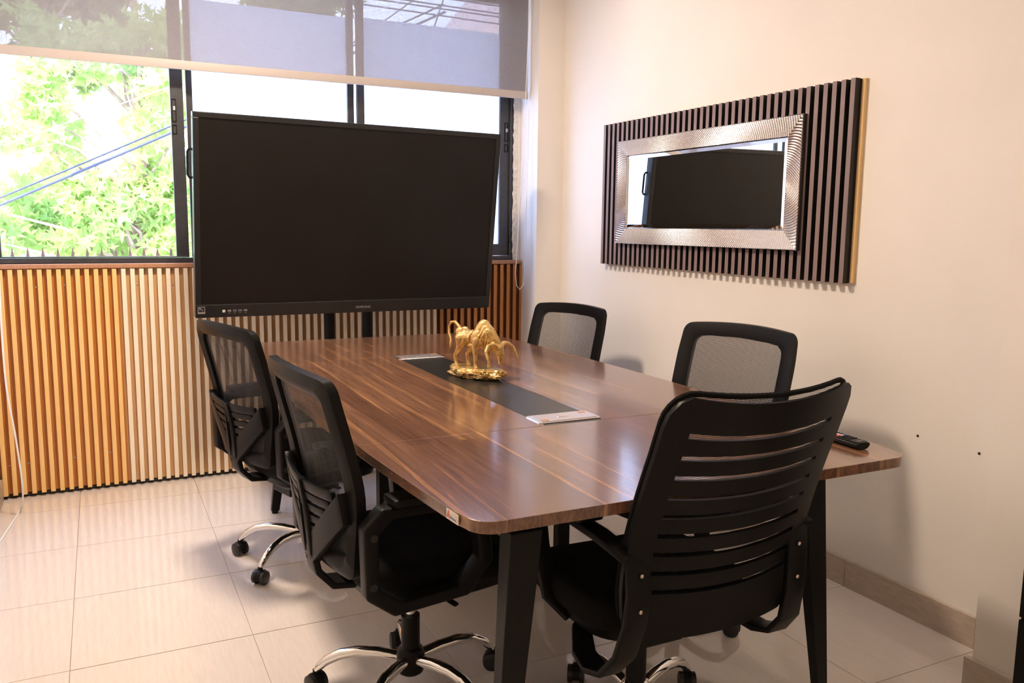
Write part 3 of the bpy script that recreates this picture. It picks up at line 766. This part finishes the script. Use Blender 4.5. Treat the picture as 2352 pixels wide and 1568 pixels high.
mesh_chair((1.835, 3.56), D(196), .925, [10+72*k for k in range(5)], 'smaller black mesh office chair on the right side by the corner column')
mesh_chair((1.775, 2.275), D(192), .965, [30+72*k for k in range(5)], 'black mesh office chair on the right side below the mirror panel, net back facing us')

def shell_chair(loc, rz, ztop, angles, label):
    root = empty('office_chair', (loc[0], loc[1], 0), rz-PI/2); tag(root, label, 'chair', 'office chairs around the table')
    H = .555; z0 = ztop-H; zs = ztop-.52
    def yb(t): return -.300-.162*max(t, 0)**1.6
    def wf(t): return .94+.06*smooth01(t/.3) if t < .5 else 1.0-.03*(t-.5)*2
    def S_(x, z, off=0):
        t = z/H; xx = x*wf(t)*1.045; return (xx, yb(t)+.036*(xx/.24)**2-off, z0+z-(.018*(1-(x/.24)**2) if False else 0)+.02*max(0, t-.8)*5*(xx/.24)**2)
    # slotted shell: bars joined by side rails, one moulding
    slots = [.118+k*.0457 for k in range(9)]   # lower edge of each slot
    sh = .011
    W_ = .24; zc = []
    edges = sorted([0, .012, .03, .06, H-.035, H-.012, H]+[s_ for s_ in slots]+[s_+sh for s_ in slots]+[.085]+[H-.06])
    xs = [-W_+2*W_*i/36 for i in range(37)]
    cen = H
    def is_slot(zm, x):
        for k, s_ in enumerate(slots):
            if s_ < zm < s_+sh: return abs(x) < .183
        return False
    def rim(x, z):
        # rounded corners by squeezing x
        r = .055; w = 1.0
        if z > H-r: q = (z-(H-r))/r; w = (W_-r+r*math.sqrt(max(0, 1-q*q*.92)))/W_
        if z < r: q = (r-z)/r; w = (W_-r+r*math.sqrt(max(0, 1-q*q*.92)))/W_
        return x*w
    m = MB(); gridv = {}
    for side, off in ((0, .0), (1, .012)):
        for i, x in enumerate(xs):
            for j, z in enumerate(edges):
                gridv[side, i, j] = m.b.verts.new(S_(rim(x, z), z-.018*(1-(x/W_)**2)*(1 if .09 < z < H-.05 else .4), off))
    solid = {}
    for i in range(36):
        for j in range(len(edges)-1):
            solid[i, j] = not is_slot((edges[j]+edges[j+1])/2, (xs[i]+xs[i+1])/2)
    for (i, j), s_ in solid.items():
        if not s_: continue
        for side in (0, 1):
            q = [gridv[side, i, j], gridv[side, i+1, j], gridv[side, i+1, j+1], gridv[side, i, j+1]]
            m.b.faces.new(q if side == 0 else q[::-1])
        for (di, dj, a, b) in ((-1, 0, (i, j), (i, j+1)), (1, 0, (i+1, j), (i+1, j+1)), (0, -1, (i, j), (i+1, j)), (0, 1, (i, j+1), (i+1, j+1))):
            if not solid.get((i+di, j+dj), False):
                m.b.faces.new((gridv[0, a[0], a[1]], gridv[0, b[0], b[1]], gridv[1, b[0], b[1]], gridv[1, a[0], a[1]]))
    m.build('backrest_shell', PLASTIC, root, smooth=True, ang=50)
    m = MB()
    m.loft([[S_(rim(-.232+.464*i/16, z), z+.004, -.012-.010*math.sin(PI*i/16)) for i in range(17)] for z in [.03+(H-.032)*j/18 for j in range(19)]], close=False, caps=False)
    m.build('back_net', NET, root, smooth=True)
    rimL = rrect(.236, .02, H+.006, .055)
    pts = [S_(x, z, -.010) for x, z in rimL]
    mm = MB(); pts.append(pts[0]); mm.tube(pts, .006, 6); mm.build('net_piping', FABRIC, root, smooth=True)
    for sx in (-1, 1):
        m = MB()
        # upright wrapping the back edge, then under the seat
        P = [(sx*.214, .245, .018), (sx*.220, .20, .020), (sx*.222, .14, .020)]
        L = []
        path = [(sx*.222, -.280, z0+.235, .050), (sx*.224, -.306, z0+.195, .058), (sx*.222, -.312, z0+.12, .060), (sx*.226, -.306, z0+.05, .058), (sx*.236, -.285, z0-.03, .058), (sx*.244, -.24, z0-.085, .060), (sx*.244, -.18, z0-.105, .060), (sx*.235, -.12, z0-.10, .056), (sx*.20, -.05, z0-.08, .05), (sx*.14, -.02, z0-.065, .045)]
        pv = [Vector(q[:3]) for q in path]
        for i, q in enumerate(path):
            t = (pv[min(i+1, len(pv)-1)]-pv[max(i-1, 0)]).normalized(); sd_ = Vector((1, 0, 0)); sd_ = (sd_-t*sd_.dot(t)).normalized(); nn = t.cross(sd_)
            w = q[3]/2; L.append([pv[i]-sd_*w-nn*.008, pv[i]+sd_*w-nn*.008, pv[i]+sd_*w+nn*.008, pv[i]-sd_*w+nn*.008])
        m.loft(L)
        ar = m.build('armrest', PLASTIC, root, bev=.004, smooth=True)
        # forward arm loop
        m = MB(); fp = [(sx*.246, -.310, z0+.205), (sx*.262, -.22, z0+.228), (sx*.270, -.10, z0+.236), (sx*.270, .02, z0+.232), (sx*.264, .07, z0+.20), (sx*.252, .07, z0+.10), (sx*.24, .04, z0-.02), (sx*.20, 0, z0-.065)]
        pv = [Vector(q) for q in fp]; L = []
        for i, q in enumerate(pv):
            t = (pv[min(i+1, len(pv)-1)]-pv[max(i-1, 0)]).normalized(); sd_ = Vector((1, 0, 0)); sd_ = (sd_-t*sd_.dot(t)).normalized(); nn = t.cross(sd_)
            L.append([q-sd_*.022-nn*.009, q+sd_*.022-nn*.009, q+sd_*.022+nn*.009, q-sd_*.022+nn*.009])
        m.loft(L); m.build('arm_loop', PLASTIC, ar, bev=.004, smooth=True)
        MB().box(sx*.267-.033, sx*.267+.033, -.19, .03, z0+.246, z0+.266, bev=.009).build('arm_pad', PLASTIC2, ar, smooth=True)
        for zz, yy in ((.165, -.319), (.085, -.319)):
            MB().lathe((sx*.221, yy, z0+zz), [(.0048, .0), (.0045, -.003), (.003, -.0045), (.001, -.005)], 12, axis='y').build('screw', SCREW, ar, smooth=True)
    seat_parts(root, zs, angles, CHROME)
    return root
shell_chair((1.212, 1.70), D(90), .985, [22+72*k for k in range(5)], 'black office chair with slotted plastic back at the near end of the table')

# ------------------------------------------------------------------ bull sculpture
def blob_mesh(name, chains, ells, voxel, matl, parent, sm=6, cap=()):
    b = bmesh.new()
    def sph(p_, r):
        M = Matrix.Translation(p_) @ Matrix.Diagonal((r, r, r, 1)) if not isinstance(r, (tuple, list)) else Matrix.Translation(p_) @ Matrix.Diagonal((*r, 1))
        bmesh.ops.create_icosphere(b, subdivisions=2, radius=1, matrix=M)
    for ch in chains:
        for (a, ra), (c, rc) in zip(ch[:-1], ch[1:]):
            a_, c_ = Vector(a), Vector(c); n = max(1, int((c_-a_).length/(min(ra, rc)*.45)))
            for k in range(n+1): sph(a_.lerp(c_, k/n), ra+(rc-ra)*k/n)
    for (p_, r, rot) in ells:
        M = Matrix.Translation(p_) @ Matrix.Rotation(rot, 4, 'Y') @ Matrix.Diagonal((*r, 1))
        bmesh.ops.create_icosphere(b, subdivisions=3, radius=1, matrix=M)
    me = bpy.data.meshes.new(name+'_tmp'); b.to_mesh(me); b.free()
    o = bpy.data.objects.new(name+'_tmp', me); COL.objects.link(o)
    r = o.modifiers.new('r', 'REMESH'); r.mode = 'VOXEL'; r.voxel_size = voxel
    s = o.modifiers.new('s', 'SMOOTH'); s.iterations = sm; s.factor = .5
    bpy.context.view_layer.update(); dg = bpy.context.evaluated_depsgraph_get()
    m2 = bpy.data.meshes.new_from_object(o.evaluated_get(dg)); bpy.data.objects.remove(o)
    m2.name = name; m2.materials.clear(); m2.materials.append(matl)
    for p_ in m2.polygons: p_.use_smooth = True
    q = bpy.data.objects.new(name, m2); COL.objects.link(q); q.parent = parent; return q
bull = empty('bull_sculpture', (1.266, 2.872, .7497), D(-64)); tag(bull, 'gold bull sculpture with lowered horns on a rocky base on the table', 'sculpture')
B = .036
HY = .016
def z(h): return B+h*1.04
ch = []
# trunk  (x forward, y left, z up)
ch.append([((-.072, 0, z(.118)), .026), ((-.045, 0, z(.112)), .031), ((-.005, 0, z(.112)), .033), ((.025, 0, z(.122)), .036), ((.040, 0, z(.150)), .026)])
ch.append([((.020, 0, z(.118)), .038), ((.032, 0, z(.148)), .031), ((.036, 0, z(.158)), .027)])      # hump
ch.append([((.036, 0, z(.156)), .027), ((.060, 0, z(.135)), .029), ((.084, HY*.6, z(.104)), .024), ((.097, HY, z(.080)), .021)])   # neck crest
ch.append([((.045, 0, z(.112)), .032), ((.074, HY*.5, z(.100)), .026), ((.092, HY, z(.074)), .020)])
# head
ch.append([((.099, HY, z(.080)), .0235), ((.107, HY, z(.060)), .0185), ((.111, HY, z(.042)), .0125), ((.111, HY, z(.030)), .0112)])
# hind legs (right y<0 set back, left forward)
for (y, dx) in ((-.022, -.012), (.022, .012)):
    ch.append([((-.066+dx*.3, y, z(.108)), .024), ((-.060+dx, y, z(.078)), .0155), ((-.078+dx, y, z(.052)), .0085), ((-.088+dx, y, z(.044)), .0075), ((-.084+dx, y, z(.022)), .0062), ((-.080+dx, y, z(.010)), .0080), ((-.076+dx, y, z(.004)), .0088)])
for (y, dx) in ((-.025, -.010), (.025, .016)):
    ch.append([((.026, y, z(.108)), .022), ((.022+dx, y, z(.075)), .0135), ((.024+dx, y, z(.048)), .0085), ((.025+dx, y, z(.040)), .0088), ((.024+dx, y, z(.020)), .0060), ((.025+dx, y, z(.010)), .0080), ((.028+dx, y, z(.004)), .0090)])
# ribs and skin folds
for k in range(6):
    x = -.012+k*.0125
    for y in (-1, 1): ch.append([((x+.012, y*(.026-k*.001), z(.150-abs(k-3)*.004)), .0030), ((x+.003, y*.0345, z(.122)), .0036), ((x-.002, y*.033, z(.098)), .0030)])
for k in range(4):
    x = .052+k*.009
    for y in (-1, 1): ch.append([((x, y*.022, z(.148-k*.013)), .0025), ((x-.006, y*.0255, z(.118-k*.012)), .0032), ((x-.010, y*.022, z(.098-k*.010)), .0025)])
# hips
el = [((-.070, -.014, z(.128)), (.020, .013, .020), .3), ((-.070, .014, z(.128)), (.020, .013, .020), .3),
      ((-.052, -.026, z(.100)), (.020, .010, .028), .2), ((-.052, .026, z(.100)), (.020, .010, .028), .2),
      ((.024, -.032, z(.112)), (.018, .010, .032), -.1), ((.024, .032, z(.112)), (.018, .010, .032), -.1),
      ((-.010, 0, z(.084)), (.045, .022, .014), 0), ((.066, 0, z(.088)), (.014, .010, .022), .3), ((-.03, 0, z(.068)), (.008, .006, .010), 0)]
# horns
for y in (-1, 1):
    ch.append([((.100, HY+y*.014, z(.088)), .0105), ((.097, HY+y*.034, z(.096)), .0092), ((.097, HY+y*.060, z(.092)), .0078), ((.106, HY+y*.082, z(.076)), .0062), ((.118, HY+y*.086, z(.054)), .0046), ((.128, HY+y*.086, z(.036)), .0026)])
    ch.append([((.088, HY+y*.016, z(.082)), .0065), ((.080, HY+y*.036, z(.082)), .0085), ((.074, HY+y*.052, z(.078)), .0034)])
    ch.append([((.110, HY+y*.012, z(.066)), .0070), ((.114, HY+y*.013, z(.058)), .0055)])
# tail
ch.append([((-.086, 0, z(.130)), .0075), ((-.100, 0, z(.148)), .0062), ((-.120, 0, z(.162)), .0056), ((-.142, 0, z(.160)), .0052), ((-.154, 0, z(.142)), .0050), ((-.150, -.004, z(.118)), .0048), ((-.136, -.008, z(.096)), .0044), ((-.134, -.010, z(.080)), .0064), ((-.138, -.010, z(.064)), .0036)])
ch = [[((x_*.92+.004, y_, z_), r_*(.93 if r_ > .015 else 1)) for (x_, y_, z_), r_ in c_] for c_ in ch]
blob_mesh('bull_body', ch, el, .0019, GOLD, bull, 3)
# rock
b = bmesh.new(); bmesh.ops.create_icosphere(b, subdivisions=5, radius=1)
for v in b.verts:
    p_ = v.co.copy(); q = Vector((p_.x*.124, p_.y*.060, p_.z))
    zz = max(-.55, min(.55, p_.z))/.55
    nn = noise.noise(Vector((p_.x*2.6, p_.y*2.6, p_.z*2.0)))*.24+abs(noise.noise(Vector((p_.x*5, p_.y*5, p_.z*4))))*.22-abs(noise.noise(Vector((p_.x*10+3, p_.y*10, p_.z*9))))*.14
    k = 1+nn*(1 if abs(zz) < .98 else .6)
    v.co = Vector((q.x*k*(1-.10*(-zz if zz < 0 else 0)), q.y*k*(1-.12*(-zz if zz < 0 else 0)), .0205+zz*.0195+(.004*nn if zz > .9 else 0)))
me = bpy.data.meshes.new('rock_base'); b.to_mesh(me); b.free(); me.materials.append(GOLD)
me.polygons.foreach_set('use_smooth', [True]*len(me.polygons)); me.set_sharp_from_angle(angle=math.radians(24))
o = bpy.data.objects.new('rock_base', me); COL.objects.link(o); o.parent = bull

# ------------------------------------------------------------------ remote control
rm = empty('remote_control', (1.776, 1.60, .7502), D(-1)); tag(rm, 'slim black remote control lying at the right corner of the table', 'remote control')
L = []
for y, w in ((-.092, .0225), (-.088, .0245), (.088, .0225), (.092, .020)):
    L.append([(w*math.cos(a), y, .014+(.014*math.sin(a) if math.sin(a) < 0 else .006*math.sin(a))) for a in [2*PI*k/20 for k in range(20)]])
MB().loft(L).build('body', PLASTIC2, rm, smooth=True, ang=60)
MB().box(-.0185, .0185, -.086, .084, .0185, .0205, bev=.001).build('face_plate', BLK, rm)
for r_ in range(11):
    for c_ in range(3):
        y = -.052+r_*.0118
        mt = PLASTIC
        if r_ == 3: mt = (RED, BTN, USB)[c_]
        if r_ == 4 and c_ == 1: mt = BTN
        MB().box(-.0045, .0045, -.0036, .0036, 0, .0024, bev=.0008).build('button', mt, rm, loc=((c_-1)*.0115, y, .0205))
MB().box(-.009, .009, -.079, -.0765, .0205, .0208).build('printed_mark', GREYPRINT, rm)

# ------------------------------------------------------------------ white cable, black cabinet
cb = [(-.385, 4.20, 1.30), (-.389, 4.20, 1.0), (-.392, 4.20, .77), (-.388, 4.20, .578), (-.369, 4.2, .381), (-.357, 4.21, .18), (-.362, 4.25, .07), (-.380, 4.30, .008), (-.398, 4.15, .0045), (-.415, 4.0, .0045), (-.428, 3.86, .0045), (-.440, 3.6, .0045), (-.45, 3.2, .0045), (-.45, 2.6, .0045)]
cb = [Vector(q) for q in [(-.44, 4.35, 1.085), (-.41, 4.24, 1.16)]+cb]
def catmull(P, n=6):
    out = []
    for i in range(len(P)-1):
        a, b, c, d = P[max(i-1, 0)], P[i], P[i+1], P[min(i+2, len(P)-1)]
        for k in range(n):
            t = k/n; out.append(.5*((2*b)+(c-a)*t+(2*a-5*b+4*c-d)*t*t+(3*b-a-3*c+d)*t**3))
    return out+[P[-1]]
tag(MB().tube(catmull(cb), .0042, 8).build('white_cable', WIREW, smooth=True), 'white cable hanging at the left of the cladding and trailing over the floor', 'cable')
cab = empty('storage_cabinet', (2.06, .98, 0)); tag(cab, 'low black storage cabinet cut off at the right frame edge', 'cabinet')
MB().box(-.105, .118, -.19, .19, .04, .59, bev=.003).build('body', BLKSTEEL, cab)
MB().box(-.10, .113, -.18, .18, 0, .0395).build('plinth', BLK, cab)
for k in range(3):
    d_ = MB().box(-.122, -.106, -.185, .185, .05+k*.178, .222+k*.178, bev=.003).build('drawer', BLKSTEEL, cab)
    MB().box(-.134, -.1225, -.06, .06, .165+k*.178, .178+k*.178, bev=.002).build('handle', PLASTIC, d_)

# ------------------------------------------------------------------ unseen ceiling lights, added as room fill except the one near the pillar
CN = ['recessed square ceiling light at the left near the window', 'recessed square ceiling light above the right wall near the pillar', 'recessed square ceiling light at the left above the camera end of the table',
      'recessed square ceiling light at the right near the corner column', 'recessed square ceiling light at the left behind the camera', 'recessed square ceiling light at the right behind the camera']
for i, (x, y, pw) in enumerate(UNSEEN_CEILING_LAMPS):
    r_ = empty('ceiling_light', (x, y, ZC)); tag(r_, CN[i], 'ceiling light', 'recessed ceiling lights')
    rect_frame(-.16, .16, -.16, .16, 0, .01, .02).build('trim_ring', HEM, r_).matrix_local = Matrix.Translation((0, 0, -.012)) @ Matrix.Rotation(PI/2, 4, 'X') @ Matrix.Translation((0, -.01, 0))
    MB().box(-.14, .14, -.14, .14, -.006, -.001).build('diffuser', EMIT, r_)
    lamp('ceiling_lamp', 'AREA', (x, y, ZC-.02), (0, 0, 0), pw, LAMP_COLOR, shape='SQUARE', size=.28)

# ------------------------------------------------------------------ outdoors
g_ = MB().box(-14, 16, YB+.35, 22, -.35, -.2).build('street_pavement', STREET); struct(g_)
ph = empty('gabled_house', (6.5, 12, -.2)); tag(ph, 'pinkish gabled house showing behind the roller blind at its upper right', 'building')
MB().box(-1.7, 1.7, -1.1, 1.5, 0, 4.2).build('wall', PINKR, ph)
MB().prism([(-1.85, 3.95), (1.85, 3.95), (0, 6.1)], -1.2, 1.6, lambda x, y, z_: (x, z_, y)).build('roof', PINKR, ph)
sp_ = empty('anti_climb_spikes', (0, 4.765, ZS-.05)); tag(sp_, 'row of small metal anti-climb spikes along the outer window ledge', 'spikes')
MB().box(-.50, 2.2, -.014, .014, 0, .066).build('base_strip', SPIKE, sp_)
sk = MB().loft([[(-.0105, -.008, 0), (.0105, -.008, 0), (.0105, .008, 0), (-.0105, .008, 0)], [(-.0006, -.0006, .056), (.0006, -.0006, .056), (.0006, .0006, .056), (-.0006, .0006, .056)]]).build('spike', SPIKE, sp_)
for k in range(38):
    x = -.442+.0655*k
    if k == 0: sk.location = (x, 0, .0665)
    else: inst(sk, (x, 0, .0665), sp_)
def wire(name, a, b, sag, r, mt, label):
    n = 24; a, b = Vector(a), Vector(b); P = []
    for k in range(n+1):
        t = k/n; q = a.lerp(b, t); q.z -= sag*4*t*(1-t); P.append(q)
    o = MB().tube(P, r, 6).build(name, mt, smooth=True); tag(o, label, 'cable', 'overhead cables outside'); return o
WL = [((-4, 7.5, 3.50), (9, 7.5, 3.42), 'topmost pair, upper overhead cable above the white building'), ((-4, 7.5, 3.47), (9, 7.5, 3.35), 'topmost pair, lower overhead cable above the white building'),
      ((-4, 7.3, 3.36), (9, 7.3, 3.22), 'middle overhead cable above the white building'), ((-4, 7.3, 3.33), (9, 7.3, 3.19), 'overhead cable just under the middle one above the white building'),
      ((-4, 7.1, 3.24), (9, 7.1, 3.06), 'lowest long overhead cable above the white building'),
      ((2.1, 7.8, 2.9), (3.75, 7.8, 4.2), 'steep diagonal cable crossing the overhead lines, left one'), ((2.9, 7.7, 3.05), (3.3, 7.7, 4.2), 'steep diagonal cable crossing the overhead lines, right one')]
for a, b, l_ in WL: wire('power_line', a, b, .02, .007, WIRE, l_)
wire('power_line', (-3.2, 6.05, .16), (2.4, 6.05, 2.89), .05, .010, WIRE, 'thick dark cable crossing diagonally in front of the tree, lower strand')
wire('power_line', (-3.2, 6.08, .23), (2.4, 6.08, 2.95), .07, .007, WIRE, 'thinner dark cable twisted above the thick diagonal cable by the tree')
wire('telephone_line', (-3.0, 6.15, .75), (2.2, 6.15, 3.0), .05, .003, WIREW, 'thin white cable passing above the dark diagonal cables by the tree')

def star(rng, s):
    """five-lobed leaf, folded a little; returns verts, faces"""
    V = [(0, 0, 0)]; F = []
    for k in range(10):
        a = -PI/2+2*PI*k/10+rng.uniform(-.08, .08)
        r_ = s*((1.0, .36)[k % 2])*(.8+.25*math.sin(a)) if k else s*.25
        V.append((r_*math.cos(a), r_*math.sin(a), .12*s*rng.uniform(-1, 1)))
    for k in range(10): F.append((0, 1+k, 1+(k+1) % 10))
    return V, F
def tree(base, top, label, lm, clusters, nleaf, nsingle, size, seed, h):
    rng = random.Random(seed)
    root = empty('street_tree', base); tag(root, label, 'tree', 'trees outside the window')
    tr = [(0, 0, 0), (.04, .05, h*.25), (-.03, .02, h*.5), (.05, 0, h*.75), (0, 0, h)]
    MB().tube(tr, [.085, .07, .055, .04, .02], 10).build('trunk', BARK, root, smooth=True)
    for i, (cx_, cy_, cz_, rr, _) in enumerate(clusters):
        if i % 2: continue
        zz = max(.4, cz_-base[2]-.55); a = Vector((0, 0, min(zz, h*.9))); b_ = Vector((cx_-base[0], cy_-base[1], cz_-base[2])); mid = a.lerp(b_, .5)+Vector((rng.uniform(-.1, .1), 0, .1))
        MB().tube([a, mid, b_], [.022, .012, .004], 6).build('branch', BARK, root, smooth=True)
    tot = sum(c_[3]**2*c_[4] for c_ in clusters); leaves = []
    for (cx_, cy_, cz_, rr, dens) in clusters:
        n = int(nleaf*rr*rr*dens/tot)
        for _ in range(n):
            while True:
                d = Vector((rng.uniform(-1, 1), rng.uniform(-1, 1), rng.uniform(-1, 1)))
                if d.length < 1: break
            d *= rr*(.6+.5*rng.random()); d.y *= .8
            leaves.append((Vector((cx_, cy_, cz_))+d-Vector(base), Matrix.Rotation(rng.uniform(0, 6.28), 3, 'Y') @ Matrix.Rotation(PI/2+rng.uniform(-.9, .9), 3, 'X') @ Matrix.Rotation(rng.uniform(-.8, .8), 3, 'Z'), size*rng.uniform(.6, 1.15)))
    leaves.sort(key=lambda q: q[0].y)
    vis = [q for q in leaves if -.9 < (q[0].x+base[0])-.0 < .75 and q[0].z+base[2] > 1.0]
    singles = vis[:nsingle]; ids = set(id(q) for q in singles)
    protos = []
    for k in range(3):
        V, F = star(rng, 1.0); me = bpy.data.meshes.new('leaf'); me.from_pydata(V, [], F); me.materials.append(lm); protos.append(me)
    for k, (p_, R3, s_) in enumerate(singles):
        o = bpy.data.objects.new('leaf', protos[k % 3]); COL.objects.link(o); o.parent = root
        o.matrix_local = Matrix.Translation(p_) @ R3.to_4x4() @ Matrix.Diagonal((s_, s_, s_, 1))
    V, F = [], []
    for q in leaves:
        if id(q) in ids: continue
        v, f_ = star(rng, q[2]); n0 = len(V)
        for w in v: V.append(tuple(q[1] @ Vector(w)+q[0]))
        F += [tuple(i_+n0 for i_ in t) for t in f_]
    me = bpy.data.meshes.new('foliage'); me.from_pydata(V, [], F); me.materials.append(lm)
    o = bpy.data.objects.new('foliage', me); COL.objects.link(o); o.parent = root; o['kind'] = 'stuff'
    return root
rng = random.Random(3)
cl = []
# lower mass, right limb, left limb, crown
for k in range(34): cl.append((rng.uniform(-1.5, .75), rng.uniform(6.7, 7.5), rng.uniform(.75, 1.55), .26, 1.0))
for k in range(9): cl.append((.42+rng.uniform(-.14, .2), rng.uniform(6.6, 7.2), 1.55+k*.14, .20, .8))
for k in range(9): cl.append((-.22-.012*k+rng.uniform(-.10, .12), rng.uniform(6.6, 7.2), 1.55+k*.10, .19, .8))
for k in range(5): cl.append((-.62+rng.uniform(-.1, .08), rng.uniform(6.6, 7.2), 1.95+rng.uniform(-.12, .10), .18, .8))
for k in range(12): cl.append((-.35+k*.085, rng.uniform(6.6, 7.2), 2.42+rng.uniform(-.05, .25), .17, .8))
tree((.32, 7.0, -.2), None, 'leafy green street tree with star-shaped leaves close outside the left window', LEAF, cl, 5200, 300, .085, 5, 3.2)
cl2 = []
for k in range(46): cl2.append((rng.uniform(-1.8, .42), rng.uniform(8.3, 9.4), rng.uniform(2.75, 4.2), .27, 1.0))
tree((-.35, 8.9, -.2), None, 'darker taller tree behind, seen through the roller blind', LEAF2, cl2, 6000, 0, .10, 9, 4.0)
cl3 = [(rng.uniform(1.7, 3.2), rng.uniform(11.4, 12.2), rng.uniform(3.9, 4.6), .3, 1.0) for k in range(10)]
tree((2.4, 11.8, -.2), None, 'distant treetop showing seen behind the roller blind', LEAF2, cl3, 1200, 0, .11, 12, 4.2)
